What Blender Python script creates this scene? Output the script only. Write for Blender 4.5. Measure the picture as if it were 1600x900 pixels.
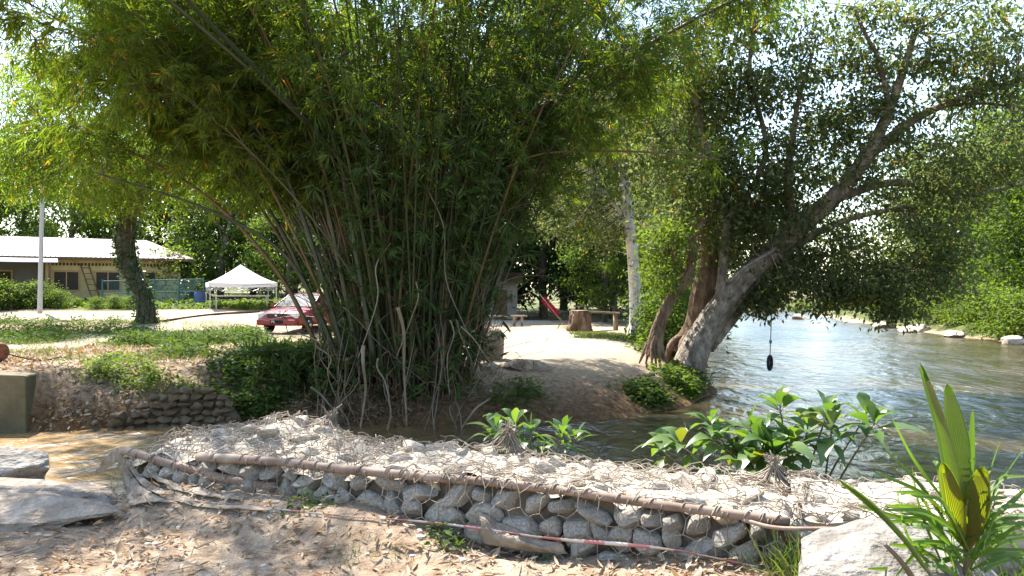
import bpy, bmesh, math, random
import numpy as np
from mathutils import Vector

for _o in list(bpy.data.objects):
    bpy.data.objects.remove(_o)
S = bpy.context.scene
COL = S.collection
PI = math.pi
R = math.radians
rng = np.random.default_rng(7)
random.seed(7)

# ------------------------------------------------------------------ camera, sky, sun, exposure
F = 1256.0
EYE = 1.6
HZ = 455.0
cd = bpy.data.cameras.new("camera")
cam = bpy.data.objects.new("camera", cd)
COL.objects.link(cam)
cam.location = (0, 0, EYE)
cam.rotation_euler = (R(90), 0, 0)
cd.sensor_width = 36
cd.lens = F / 1600 * 36
cd.shift_y = 5 / 1600
cd.clip_start = 0.05
cd.clip_end = 3000
S.camera = cam

SUN_AZ, SUN_EL = R(-36), R(55)
w = bpy.data.worlds.new("World")
S.world = w
w.use_nodes = True
wt = w.node_tree
sky = wt.nodes.new("ShaderNodeTexSky")
sky.sky_type = 'NISHITA'
sky.sun_disc = False
sky.sun_elevation = SUN_EL
sky.sun_rotation = SUN_AZ
sky.air_density = 1.2
sky.dust_density = .9
sky.ozone_density = 1.0
bg = wt.nodes["Background"]
bg.inputs[1].default_value = 0.14
wt.links.new(sky.outputs[0], bg.inputs[0])

sd_ = bpy.data.lights.new("sun", 'SUN')
sd_.energy = 5.0
sd_.angle = R(0.53)
sd_.color = (1.0, 0.95, 0.86)
sun = bpy.data.objects.new("sun", sd_)
COL.objects.link(sun)
sdir = Vector((math.sin(SUN_AZ) * math.cos(SUN_EL), math.cos(SUN_AZ) * math.cos(SUN_EL), math.sin(SUN_EL)))
sun.rotation_euler = (-sdir).to_track_quat('-Z', 'Y').to_euler()
sun.location = sdir * 60

S.view_settings.view_transform = 'Standard'
S.view_settings.look = 'None'
S.view_settings.exposure = 1.85
S.view_settings.gamma = 1.0
S.view_settings.use_curve_mapping = False
S.render.engine = 'CYCLES'
S.cycles.max_bounces = 7
S.cycles.diffuse_bounces = 3
S.cycles.glossy_bounces = 3
S.cycles.transmission_bounces = 5
S.cycles.transparent_max_bounces = 8
S.cycles.sample_clamp_indirect = 6
S.cycles.use_denoising = True
S.cycles.caustics_reflective = False
S.cycles.caustics_refractive = False


# ------------------------------------------------------------------ maths helpers
def P(u, v, d):
    return np.array([(u - 800) / F * d, d, EYE - (v - HZ) / F * d])


def nrm(a):
    a = np.asarray(a, float)
    return a / np.maximum(np.linalg.norm(a, axis=-1, keepdims=True), 1e-9)


def smooth(a, b, x):
    t = np.clip((x - a) / (b - a), 0, 1)
    return t * t * (3 - 2 * t)


def _h(ix, iy, iz, seed):
    n = (ix * 374761393 + iy * 668265263 + iz * 2147483647 + seed * 1274126177) & 0xFFFFFFFF
    n = ((n ^ (n >> 13)) * 1274126177) & 0xFFFFFFFF
    n = n ^ (n >> 16)
    return (n & 0xFFFF) / 32767.5 - 1.0


def noise3(p, seed=0):
    p = np.asarray(p, float)
    i = np.floor(p).astype(np.int64)
    f = p - i
    f = f * f * (3 - 2 * f)
    o = np.zeros(p.shape[:-1])
    for dx in (0, 1):
        for dy in (0, 1):
            for dz in (0, 1):
                wgt = (f[..., 0] if dx else 1 - f[..., 0]) * (f[..., 1] if dy else 1 - f[..., 1]) * (f[..., 2] if dz else 1 - f[..., 2])
                o += wgt * _h(i[..., 0] + dx, i[..., 1] + dy, i[..., 2] + dz, seed)
    return o


def noise2(x, y, s, seed=0):
    x = np.asarray(x, float)
    y = np.asarray(y, float)
    return noise3(np.stack([x / s, y / s, np.full_like(x, 0.37)], -1), seed)


def bez(pts, n=16):
    """smooth Catmull-Rom line through control points"""
    pts = np.array(pts, float)
    if len(pts) == 2:
        t = np.linspace(0, 1, n)[:, None]
        return pts[0] * (1 - t) + pts[1] * t
    q = np.vstack([2 * pts[0] - pts[1], pts, 2 * pts[-1] - pts[-2]])
    out = []
    m = len(pts) - 1
    for k in range(n):
        g = k / (n - 1) * m
        i = min(int(g), m - 1)
        t = g - i
        a, b, c, d = q[i], q[i + 1], q[i + 2], q[i + 3]
        out.append(.5 * (2 * b + (c - a) * t + (2 * a - 5 * b + 4 * c - d) * t * t + (3 * b - a - 3 * c + d) * t ** 3))
    return np.array(out)


# ------------------------------------------------------------------ mesh builder
class MB:
    def __init__(s):
        s.v, s.t, s.q, s.n = [], [], [], 0

    def add(s, v, tris=None, quads=None):
        v = np.asarray(v, float).reshape(-1, 3)
        if tris is not None and len(tris):
            s.t.append(np.asarray(tris, np.int64).reshape(-1, 3) + s.n)
        if quads is not None and len(quads):
            s.q.append(np.asarray(quads, np.int64).reshape(-1, 4) + s.n)
        s.v.append(v)
        s.n += len(v)
        return s

    def tube(s, pts, rad, sides=6, cap=True):
        pts = np.asarray(pts, float)
        n = len(pts)
        rad = np.full(n, rad) if np.isscalar(rad) else np.asarray(rad, float)
        if len(rad) != n:
            rad = np.interp(np.linspace(0, 1, n), np.linspace(0, 1, len(rad)), rad)
        tan = nrm(np.gradient(pts, axis=0))
        ref = np.array([0, 0, 1.0]) if abs(tan[0][2]) < .9 else np.array([1.0, 0, 0])
        u = nrm(np.cross(tan[0], ref))
        V = []
        ang = np.arange(sides) / sides * 2 * PI
        for i in range(n):
            u = u - tan[i] * np.dot(u, tan[i])
            u = u / max(np.linalg.norm(u), 1e-9)
            b = np.cross(tan[i], u)
            V.append(pts[i] + rad[i] * (np.cos(ang)[:, None] * u + np.sin(ang)[:, None] * b))
        V = np.concatenate(V)
        i, j = np.meshgrid(np.arange(n - 1), np.arange(sides), indexing='ij')
        a = i * sides + j
        b = i * sides + (j + 1) % sides
        Q = np.stack([a, b, b + sides, a + sides], -1).reshape(-1, 4)
        T = []
        if cap:
            V = np.vstack([V, pts[0], pts[-1]])
            k = n * sides
            for j in range(sides):
                T.append((k, (j + 1) % sides, j))
                T.append((k + 1, (n - 1) * sides + j, (n - 1) * sides + (j + 1) % sides))
        return s.add(V, T, Q)

    def segs(s, A, B, ra, rb=None, sides=3):
        A = np.asarray(A, float).reshape(-1, 3)
        B = np.asarray(B, float).reshape(-1, 3)
        n = len(A)
        if n == 0:
            return s
        ra = np.broadcast_to(np.asarray(ra, float), (n,))
        rb = ra if rb is None else np.broadcast_to(np.asarray(rb, float), (n,))
        t = nrm(B - A)
        ref = np.where(np.abs(t[:, 2:3]) < .9, np.array([[0, 0, 1.0]]), np.array([[1.0, 0, 0]]))
        u = nrm(np.cross(t, ref))
        b = np.cross(t, u)
        V = []
        for j in range(sides):
            c, sn = math.cos(2 * PI * j / sides), math.sin(2 * PI * j / sides)
            V.append(A + ra[:, None] * (c * u + sn * b))
        for j in range(sides):
            c, sn = math.cos(2 * PI * j / sides), math.sin(2 * PI * j / sides)
            V.append(B + rb[:, None] * (c * u + sn * b))
        V = np.stack(V, 1).reshape(-1, 3)
        base = np.arange(n)[:, None] * (2 * sides)
        Q = np.concatenate([base + np.array([[j, (j + 1) % sides, sides + (j + 1) % sides, sides + j]]) for j in range(sides)])
        return s.add(V, None, Q)

    def leaves(s, p, d, nn, L, W, fold=.25, mid=.42):
        p = np.asarray(p, float)
        n = len(p)
        d = nrm(d)
        side = nrm(np.cross(d, nn))
        up = np.cross(side, d)
        L = np.broadcast_to(np.asarray(L, float), (n,))[:, None]
        W = np.broadcast_to(np.asarray(W, float), (n,))[:, None]
        m = p + d * L * mid
        a = m + side * W * .5 + up * W * fold * .5
        b = m - side * W * .5 + up * W * fold * .5
        tip = p + d * L - up * L * .08
        V = np.stack([p, a, tip, b], 1).reshape(-1, 3)
        k = np.arange(n)[:, None] * 4
        T = np.concatenate([k + np.array([[0, 1, 2]]), k + np.array([[0, 2, 3]])])
        return s.add(V, T)

    def leaves_hi(s, p, d, nn, L, W, rows=6, droop=.3, fold=.3, peak=.42, wave=0.0):
        p = np.asarray(p, float)
        n = len(p)
        d = nrm(d)
        side = nrm(np.cross(d, nn))
        up = np.cross(side, d)
        L = np.broadcast_to(np.asarray(L, float), (n,))
        W = np.broadcast_to(np.asarray(W, float), (n,))
        dr = np.broadcast_to(np.asarray(droop, float), (n,))
        V = []
        for k in range(rows + 1):
            t = k / rows
            wd = (t / peak) ** .8 if t < peak else ((1 - t) / (1 - peak)) ** .85
            wd = max(wd, .02)
            c = p + d * (L * t)[:, None] + np.array([0, 0, -1.0]) * (dr * L * t * t)[:, None]
            hw = (W * .5 * wd)[:, None]
            wv = (wave * W * math.sin(k * 2.4))[:, None] * up
            V += [c + side * hw + up * hw * fold + wv, c, c - side * hw + up * hw * fold - wv]
        V = np.stack(V, 1).reshape(-1, 3)
        k0 = np.arange(n)[:, None] * (3 * (rows + 1))
        Q = []
        for k in range(rows):
            o = 3 * k
            Q.append(k0 + np.array([[o, o + 1, o + 4, o + 3]]))
            Q.append(k0 + np.array([[o + 1, o + 2, o + 5, o + 4]]))
        return s.add(V, None, np.concatenate(Q))

    def box(s, c, size, rz=0.0, tilt=None):
        c = np.array(c, float)
        h = np.array(size, float) / 2
        v = np.array([[x, y, z] for x in (-1, 1) for y in (-1, 1) for z in (-1, 1)]) * h
        if tilt is not None:
            ax, an = tilt
            ca, sa = math.cos(an), math.sin(an)
            if ax == 'x':
                v = np.stack([v[:, 0], v[:, 1] * ca - v[:, 2] * sa, v[:, 1] * sa + v[:, 2] * ca], -1)
            else:
                v = np.stack([v[:, 0] * ca + v[:, 2] * sa, v[:, 1], -v[:, 0] * sa + v[:, 2] * ca], -1)
        ca, sa = math.cos(rz), math.sin(rz)
        v = np.stack([v[:, 0] * ca - v[:, 1] * sa, v[:, 0] * sa + v[:, 1] * ca, v[:, 2]], -1) + c
        return s.add(v, None, [(0, 1, 3, 2), (4, 6, 7, 5), (0, 4, 5, 1), (2, 3, 7, 6), (0, 2, 6, 4), (1, 5, 7, 3)])

    def poly(s, pts, ext):
        """prism of a polygon extruded by vector ext"""
        pts = np.array(pts, float)
        n = len(pts)
        c0 = pts.mean(0)
        ext = np.array(ext, float)
        V = np.vstack([pts, pts + ext, c0, c0 + ext])
        T, Q = [], []
        for i in range(n):
            j = (i + 1) % n
            Q.append((i, j, n + j, n + i))
            T.append((2 * n, j, i))
            T.append((2 * n + 1, n + i, n + j))
        return s.add(V, T, Q)

    def grid(s, G):
        G = np.asarray(G, float)
        a, b = G.shape[:2]
        i, j = np.meshgrid(np.arange(a - 1), np.arange(b - 1), indexing='ij')
        k = i * b + j
        return s.add(G.reshape(-1, 3), None, np.stack([k, k + 1, k + b + 1, k + b], -1).reshape(-1, 4))

    def mesh(s, name, mat, org=(0, 0, 0), smooth_=True):
        me = bpy.data.meshes.new(name)
        V = np.concatenate(s.v) - np.array(org, float)
        T = np.concatenate(s.t) if s.t else np.zeros((0, 3), np.int64)
        Q = np.concatenate(s.q) if s.q else np.zeros((0, 4), np.int64)
        me.vertices.add(len(V))
        me.vertices.foreach_set("co", V.astype(np.float32).ravel())
        me.loops.add(T.size + Q.size)
        me.loops.foreach_set("vertex_index", np.concatenate([T.ravel(), Q.ravel()]).astype(np.int32))
        me.polygons.add(len(T) + len(Q))
        st = np.concatenate([np.arange(len(T)) * 3, T.size + np.arange(len(Q)) * 4]).astype(np.int32)
        me.polygons.foreach_set("loop_start", st)
        me.polygons.foreach_set("use_smooth", np.full(len(st), smooth_))
        me.update(calc_edges=True)
        me.validate()
        for m in (mat if isinstance(mat, (list, tuple)) else [mat]):
            me.materials.append(m)
        return me

    def build(s, name, mat, parent=None, smooth_=True, org=None, loc=None):
        """world-space vertices; object origin at org (parent's place when it is a part)"""
        if org is None:
            org = WORLD.get(parent.name, (0, 0, 0)) if parent else (0, 0, 0)
        o = bpy.data.objects.new(name, s.mesh(name, mat, org, smooth_))
        COL.objects.link(o)
        if parent:
            o.parent = parent
            po = WORLD.get(parent.name, (0, 0, 0))
            o.location = np.array(org) - np.array(po)
            WORLD[o.name] = tuple(org)
        else:
            o.location = org
            WORLD[o.name] = tuple(org)
        return o


WORLD = {}


def tag(o, label=None, cat=None, group=None, kind=None):
    if label: o["label"] = label
    if cat: o["category"] = cat
    if group: o["group"] = group
    if kind: o["kind"] = kind
    return o


def thing(name, label, cat, loc, group=None):
    o = bpy.data.objects.new(name, None)
    o.empty_display_size = .2
    COL.objects.link(o)
    o.location = loc
    WORLD[o.name] = tuple(loc)
    return tag(o, label, cat, group)


KIDS = {}


def copy_tree(o, parent=None):
    c = o.copy()
    COL.objects.link(c)
    if parent: c.parent = parent
    for ch in list(o.children):
        copy_tree(ch, c)
    return c


def bevel(o, wd=.02, seg=2):
    m = o.modifiers.new("bevel", 'BEVEL')
    m.width = wd
    m.segments = seg
    m.limit_method = 'ANGLE'
    return o


# ------------------------------------------------------------------ materials
def newmat(name):
    m = bpy.data.materials.new(name)
    m.use_nodes = True
    nt = m.node_tree
    return m, nt, nt.nodes, nt.links, nt.nodes["Principled BSDF"]


def ramp(N, cols, pos=None):
    r = N.new("ShaderNodeValToRGB")
    e = r.color_ramp.elements
    n = len(cols)
    pos = pos or [i / (n - 1) for i in range(n)]
    while len(e) < n: e.new(.5)
    for i in range(n):
        e[i].position = pos[i]
        e[i].color = (*cols[i], 1)
    return r


def rough_mat(name, cols, scale=6, rough=.85, bump=.4, bscale=None, stretch=(1, 1, 1), detail=8, spec=.3, pos=None, dist=.02):
    m, nt, N, K, b = newmat(name)
    tc = N.new("ShaderNodeTexCoord")
    mp = N.new("ShaderNodeMapping")
    mp.inputs[3].default_value = stretch
    K.new(tc.outputs["Object"], mp.inputs[0])
    n = N.new("ShaderNodeTexNoise")
    n.inputs["Scale"].default_value = scale
    n.inputs["Detail"].default_value = detail
    n.inputs["Roughness"].default_value = .65
    K.new(mp.outputs[0], n.inputs[0])
    r = ramp(N, cols, pos or list(np.linspace(.3, .7, len(cols))))
    K.new(n.outputs[0], r.inputs[0])
    K.new(r.outputs[0], b.inputs["Base Color"])
    b.inputs["Roughness"].default_value = rough
    b.inputs["Specular IOR Level"].default_value = spec
    if bump:
        n2 = N.new("ShaderNodeTexNoise")
        n2.inputs["Scale"].default_value = bscale or scale * 4
        n2.inputs["Detail"].default_value = 8
        K.new(mp.outputs[0], n2.inputs[0])
        bp = N.new("ShaderNodeBump")
        bp.inputs["Strength"].default_value = bump
        bp.inputs["Distance"].default_value = dist
        K.new(n2.outputs[0], bp.inputs["Height"])
        K.new(bp.outputs[0], b.inputs["Normal"])
    return m


def leaf_mat(name, cols, trans=.45, tint=(1.5, 1.5, .6), rough=.45, spec=.4, rare=None, rare_at=.96):
    m, nt, N, K, b = newmat(name)
    g = N.new("ShaderNodeNewGeometry")
    pos = list(np.linspace(0, rare_at if rare else 1, len(cols)))
    if rare:
        cols = list(cols) + [rare]
        pos = pos + [min(rare_at + .01, 1)]
    r = ramp(N, cols, pos)
    K.new(g.outputs["Random Per Island"], r.inputs[0])
    K.new(r.outputs[0], b.inputs["Base Color"])
    b.inputs["Roughness"].default_value = rough
    b.inputs["Specular IOR Level"].default_value = spec
    tr = N.new("ShaderNodeBsdfTranslucent")
    mul = N.new("ShaderNodeMix")
    mul.data_type = 'RGBA'
    mul.blend_type = 'MULTIPLY'
    mul.inputs[0].default_value = 1
    K.new(r.outputs[0], mul.inputs[6])
    mul.inputs[7].default_value = (*tint, 1)
    K.new(mul.outputs[2], tr.inputs[0])
    mx = N.new("ShaderNodeMixShader")
    mx.inputs[0].default_value = trans
    K.new(b.outputs[0], mx.inputs[1])
    K.new(tr.outputs[0], mx.inputs[2])
    K.new(mx.outputs[0], N["Material Output"].inputs[0])
    return m


def plain(name, col, rough=.5, spec=.5, metal=0):
    m = rough_mat(name, [tuple(c * .88 for c in col), tuple(min(1, c * 1.1) for c in col)], scale=9, rough=rough, bump=.05, spec=spec, dist=.003)
    m.node_tree.nodes["Principled BSDF"].inputs["Metallic"].default_value = metal
    return m


M = {}
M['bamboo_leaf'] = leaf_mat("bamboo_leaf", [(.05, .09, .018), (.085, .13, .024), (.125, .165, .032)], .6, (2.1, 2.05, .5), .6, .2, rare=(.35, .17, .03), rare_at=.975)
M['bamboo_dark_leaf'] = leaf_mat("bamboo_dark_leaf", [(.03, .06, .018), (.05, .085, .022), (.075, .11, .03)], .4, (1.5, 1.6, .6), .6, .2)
M['tree_leaf'] = leaf_mat("tree_leaf", [(.06, .085, .036), (.09, .115, .05), (.12, .14, .068)], .55, (1.8, 1.75, .9), .6, .2, rare=(.28, .14, .04), rare_at=.985)
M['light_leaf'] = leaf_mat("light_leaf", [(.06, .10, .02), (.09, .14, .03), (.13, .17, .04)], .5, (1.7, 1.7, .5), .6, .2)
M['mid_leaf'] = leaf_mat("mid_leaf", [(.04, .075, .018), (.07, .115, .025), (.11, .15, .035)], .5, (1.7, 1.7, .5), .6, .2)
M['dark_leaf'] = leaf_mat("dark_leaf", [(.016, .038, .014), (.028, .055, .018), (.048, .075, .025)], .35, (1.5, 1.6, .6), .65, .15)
M['shrub_leaf'] = leaf_mat("shrub_leaf", [(.055, .11, .032), (.085, .15, .042), (.12, .18, .055)], .45, (1.6, 1.6, .4), rough=.38, spec=.5, rare=(.13, .14, .03), rare_at=.93)
M['weed'] = leaf_mat("weed_leaf", [(.035, .07, .016), (.06, .105, .024), (.10, .135, .035)], .4, (1.5, 1.5, .5), .7, .12)
M['grass'] = leaf_mat("grass_blade", [(.05, .09, .02), (.09, .13, .03), (.16, .15, .06)], .4)
M['palm_leaf'] = leaf_mat("palm_leaf", [(.055, .11, .022), (.08, .145, .03), (.11, .165, .035)], .5, (1.6, 1.7, .4), .5, .3)
def mottled(m, dark, scale=30, at=.62):
    nt = m.node_tree; N = nt.nodes; K = nt.links; b = N["Principled BSDF"]
    tc = N.new("ShaderNodeTexCoord"); n = N.new("ShaderNodeTexNoise"); n.inputs["Scale"].default_value = scale; n.inputs["Detail"].default_value = 6
    K.new(tc.outputs["Object"], n.inputs[0])
    r = ramp(N, [(0, 0, 0), (1, 1, 1)], [at, at + .06]); K.new(n.outputs[0], r.inputs[0])
    mx = N.new("ShaderNodeMix"); mx.data_type = 'RGBA'; mx.inputs[7].default_value = (*dark, 1)
    src = b.inputs["Base Color"].links[0].from_socket
    K.new(r.outputs[0], mx.inputs[0]); K.new(src, mx.inputs[6]); K.new(mx.outputs[2], b.inputs["Base Color"])
    for l in list(src.links):
        if l.to_node.type == 'MIX' and l.to_node != mx: K.new(mx.outputs[2], l.to_socket)
    return m


M['palm_yellow'] = leaf_mat("palm_yellow_leaf", [(.17, .23, .015), (.21, .26, .02)], .6, (1.6, 1.5, .3))
mottled(M['palm_yellow'], (.12, .06, .01), 30, .68)
M['sheath'] = leaf_mat('dry_sheath', [(.06, .038, .018), (.13, .085, .045), (.22, .155, .09)], .2, (1.2, 1, .7), .8, .1)
M['litter'] = leaf_mat("dry_leaf", [(.16, .10, .055), (.27, .19, .12), (.42, .33, .23), (.30, .18, .09)], .2, (1.2, 1, .7), rough=.7)
M['vine'] = leaf_mat("vine_leaf", [(.03, .06, .018), (.05, .08, .02)], .3)


def culm_mat(name, c0, c1):
    m, nt, N, K, b = newmat(name)
    oi = N.new("ShaderNodeObjectInfo")
    tc = N.new("ShaderNodeTexCoord")
    n = N.new("ShaderNodeTexNoise")
    n.inputs["Scale"].default_value = 2.5
    n.inputs["Detail"].default_value = 6
    K.new(tc.outputs["Object"], n.inputs[0])
    mx = N.new("ShaderNodeMath"); mx.operation = 'ADD'
    K.new(n.outputs[0], mx.inputs[0])
    sb = N.new("ShaderNodeMath"); sb.operation = 'MULTIPLY_ADD'
    sb.inputs[1].default_value = .6; sb.inputs[2].default_value = -.3
    K.new(oi.outputs["Random"], sb.inputs[0])
    K.new(sb.outputs[0], mx.inputs[1])
    r = ramp(N, [c0, c1], [.3, .75])
    K.new(mx.outputs[0], r.inputs[0])
    K.new(r.outputs[0], b.inputs["Base Color"])
    b.inputs["Roughness"].default_value = .45
    return m


M['culm_green'] = culm_mat("culm_green", (.014, .022, .007), (.05, .055, .018))
M['culm_brown'] = culm_mat("culm_brown", (.028, .02, .01), (.115, .07, .028))
M['culm_dead'] = culm_mat("culm_dead", (.08, .058, .034), (.20, .15, .095))
M['twig'] = culm_mat("twig_bark", (.06, .05, .02), (.17, .13, .07))
M['dry_cane'] = culm_mat("dry_side_cane", (.06, .045, .02), (.20, .145, .075))
M['bark'] = rough_mat("grey_bark", [(.06, .048, .036), (.17, .14, .11), (.34, .30, .25)], 5, .9, 1, 16, (1, 1, .6), dist=.06)
M['bark_red'] = rough_mat("red_brown_bark", [(.05, .032, .02), (.14, .088, .055), (.27, .19, .13)], 5, .9, 1, 16, (1, 1, .4), dist=.05)
M['bark_dark'] = rough_mat("dark_bark", [(.035, .028, .02), (.08, .065, .045), (.13, .11, .08)], 4, .9, .8, 14, dist=.04)
M['bark_pale'] = rough_mat("pale_bark", [(.30, .25, .2), (.55, .5, .44), (.68, .64, .58)], 3, .85, .6, 12, (1, 1, 1.6), dist=.03)
M['stone'] = rough_mat("grey_stone", [(.15, .132, .108), (.30, .268, .222), (.46, .42, .355)], 7, .9, .7, 30, dist=.015)
M['stone_pale'] = rough_mat("silted_stone", [(.24, .19, .14), (.42, .355, .275), (.57, .505, .415)], 8, .95, .7, 30, dist=.015)
M['boulder'] = rough_mat("boulder_stone", [(.065, .055, .045), (.15, .132, .112), (.235, .213, .185), (.34, .315, .28)], 4.5, .9, 1, 18, (1, 1, 1.8), dist=.05)
M['boulder_brown'] = rough_mat("brown_boulder_stone", [(.11, .08, .057), (.24, .185, .138), (.38, .315, .245)], 4.5, .9, 1, 18, dist=.05)
M['wire'] = rough_mat("rusty_wire", [(.10, .075, .05), (.21, .165, .12), (.35, .30, .235)], 12, .7, 0, spec=.4)
M['pole'] = rough_mat("weathered_pole", [(.11, .07, .05), (.22, .15, .11), (.34, .26, .20)], 5, .75, .4, 18, (1, 1, 1), dist=.006)
M['cloth'] = rough_mat("geotextile", [(.12, .09, .065), (.22, .175, .13), (.32, .265, .205)], 9, .95, .6, 40, dist=.01)
M['concrete'] = rough_mat("concrete", [(.06, .053, .028), (.10, .088, .05), (.14, .122, .078)], 2.2, .9, .3, 30, dist=.01)
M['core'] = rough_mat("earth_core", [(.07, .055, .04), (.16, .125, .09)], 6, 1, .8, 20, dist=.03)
M['wallstone'] = rough_mat("rubble_wall_stone", [(.05, .035, .02), (.10, .072, .042), (.165, .125, .08)], 4, .92, .6, 24, dist=.02)


# ------------------------------------------------------------------ terrain functions
WATER = -0.9
FAR = np.array([(-400, 13.2), (-60, 13.5), (-9.5, 14.5), (-8, 14.2), (-7.2, 14.8), (-5.5, 15.2), (-3.5, 14.6), (-1.9, 14.9), (-.5, 15), (1.2, 15.3),
                (2.6, 16.1), (3.9, 17.4), (5.1, 19.8), (5.9, 25), (8, 34), (13, 52), (25, 90), (48, 125), (120, 170), (500, 220), (500, 900), (-400, 900)], float)
RIGHT = np.array([(500, -30), (60, 8), (30, 14), (25, 25), (23.6, 37), (24.6, 48), (27, 63), (31, 84), (46, 100), (125, 140), (500, 190)], float)
NEAR = np.array([(-400, 7.0), (-60, 6.7), (-5, 6.5), (-3.6, 6.4), (-2.7, 6.75), (1.7, 4.85), (3.5, 4.55), (8, 4.0), (60, 2), (400, 0), (400, -60), (-400, -60)], float)


def sdist(x, y, poly):
    x = np.asarray(x, float); y = np.asarray(y, float)
    shp = x.shape
    px, py = x.ravel(), y.ravel()
    d2 = np.full(px.shape, 1e18)
    ins = np.zeros(px.shape, bool)
    n = len(poly)
    for i in range(n):
        ax, ay = poly[i]
        bx, by = poly[(i + 1) % n]
        ex, ey = bx - ax, by - ay
        t = np.clip(((px - ax) * ex + (py - ay) * ey) / (ex * ex + ey * ey), 0, 1)
        d2 = np.minimum(d2, (px - ax - t * ex) ** 2 + (py - ay - t * ey) ** 2)
        c = ((ay > py) != (by > py))
        with np.errstate(divide='ignore', invalid='ignore'):
            xi = ex * (py - ay) / (ey if ey else 1e-12) + ax
        ins ^= c & (px < xi)
    d = np.sqrt(d2)
    return np.where(ins, d, -d).reshape(shp)


def ground_z(x, y, full=False):
    x = np.asarray(x, float); y = np.asarray(y, float)
    sf = sdist(x, y, FAR) + .25 * noise2(x, y, 1.7, 3) * smooth(60, 10, y)
    sr = sdist(x, y, RIGHT) + .9 * noise2(x, y, 4, 5)
    sn = sdist(x, y, NEAR)
    left = smooth(0, -8, x)
    zl = np.interp(y, [14, 18, 22, 30, 40, 50, 60, 100, 300], [.1, .13, .10, .10, .5, .9, 1.2, 1.6, 4])
    zc = np.interp(y, [14, 20, 35, 60, 100, 300], [-.12, -.06, 0, .2, .5, 3])
    land = zl * left + zc * (1 - left)
    land = land + .10 * noise2(x, y, 2.5, 1) + .05 * noise2(x, y, .9, 2)
    wd = 3.0 - .6 * left
    wd = wd * (1 - .75 * smooth(-8.35, -8.8, x))
    t = np.clip(sf / wd, 0, 1)
    e = 1 - (1 - t) ** 2.1
    zf = np.where(sf > 0, -1.0 + (land + 1.0) * e + .10 * noise2(x, y, .55, 9) * np.clip(sf, 0, 1) * (1 - t), -1.0 + np.maximum(sf * .5, -1.2))
    zr = np.interp(sr, [-3, 0, 2.5, 8, 20, 60, 300], [-2.2, -1.0, -.35, .1, .8, 5, 16]) + np.where(sr > 0, .25 * noise2(x, y, 2, 4), 0)
    tn = np.clip(sn / .45, 0, 1)
    nb = .035 * noise2(x, y, .9, 11) + .018 * noise2(x, y, .27, 12) + .008 * noise2(x, y, .08, 13)
    # soil banked against the front of the stone basket
    fr = (y - (6.23 + (x + 3.0) * -.447))
    nb = nb + .17 * smooth(-.7, -.02, fr) * smooth(.15, -1.0, x) * smooth(-3.2, -2.4, x) + .17 * smooth(.0, 1.3, x) * smooth(3.1, 3.9, y)
    zn = np.where(sn > 0, -1.0 + (nb + 1.0) * (1 - (1 - tn) ** 2), -1.0 + np.maximum(sn * .9, -1.2))
    z = np.maximum(np.maximum(zf, zr), zn)
    if full:
        return z, sf, sr, sn
    return z


def gz(x, y):
    return float(ground_z(np.array([x]), np.array([y]))[0])


def stack(segs):
    out = [np.array([segs[0][0]])]
    for a, b, st in segs:
        n = max(1, int(round((b - a) / st)))
        out.append(np.linspace(a, b, n + 1)[1:])
    return np.concatenate(out)


ys = stack([(-30, 0, 3), (0, 2.8, .4), (2.8, 7.2, .04), (7.2, 13.4, .35), (13.4, 20, .11), (20, 34, .25), (34, 60, .6), (60, 130, 2), (130, 300, 12), (300, 900, 60)])
xs = stack([(-400, -100, 30), (-100, -34, 3), (-34, -12, .4), (-12, -5, .14), (-5, 4.5, .05), (4.5, 8, .16), (8, 32, .45), (32, 100, 3), (100, 400, 30)])
GX, GY = np.meshgrid(xs, ys, indexing='ij')
GZ, SF, SR, SN = ground_z(GX, GY, True)
mb = MB().grid(np.stack([GX, GY, GZ], -1).transpose(1, 0, 2))
ground = mb.build("ground", [])
tag(ground, "sandy river banks with dirt, grass and leaf litter", "ground", kind="structure")
# masks of the ground cover itself: R grass, G pale sand, B damp bank soil
grass = np.zeros_like(GX)
nz = noise2(GX, GY, 2.2, 21) * .5 + noise2(GX, GY, .7, 22) * .35
grass = np.maximum(grass, .8 * smooth(.1, .6, nz + .45 * smooth(-3, -7, GX) * smooth(18.5, 23, GY) - .1) * (SF > 0) * (GX < -2))
grass = np.maximum(grass, smooth(-.2, .3, nz) * smooth(3.2, 4.6, GX) * smooth(26, 22, GX) * (SF > 0) * smooth(19, 21, GY) * .9)
grass = np.maximum(grass, smooth(.1, .4, nz + .1) * (SF > 0) * smooth(1.5, 2.8, GX) * smooth(26, 28.5, GY))
grass = np.maximum(grass, ((SF > 0) & (GY > 44)) * smooth(-.5, .1, nz))
road = smooth(35.5, 36.5, GY - .12 * (GX + 20)) * smooth(42, 41, GY - .12 * (GX + 20)) * (GX < 2)
yard = smooth(-17, -14.5, GX) * smooth(-7, -9, GX) * smooth(20, 22, GY) * smooth(38, 36, GY)
grass = grass * (1 - road) * (1 - .9 * yard)
grass = np.maximum(grass, (SR > 1.0) * smooth(-.6, .0, nz + .2))
sand = np.clip(road + .55 * yard, 0, 1)
sand = np.maximum(sand, smooth(20.5, 23, GY) * smooth(31.5, 29.5, GY) * smooth(-2.5, -1, GX) * smooth(5.5, 3.6, GX))
sand = np.maximum(sand, .6 * (SF > 0) * smooth(16.5, 19, GY) * (GX > -1) * (GY < 40))
sand = np.maximum(sand, .45 * (SN > .2) * smooth(.1, .5, noise2(GX, GY, .8, 31)))
damp = smooth(.9, .1, GZ - WATER) * ((SF > -.3) | (SR > -.3)) * (SN < 0) * smooth(40, 25, GY)
col = np.stack([grass, sand, damp, np.ones_like(grass)], -1).transpose(1, 0, 2).reshape(-1, 4)
ca = ground.data.color_attributes.new("cover", 'FLOAT_COLOR', 'POINT')
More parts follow.
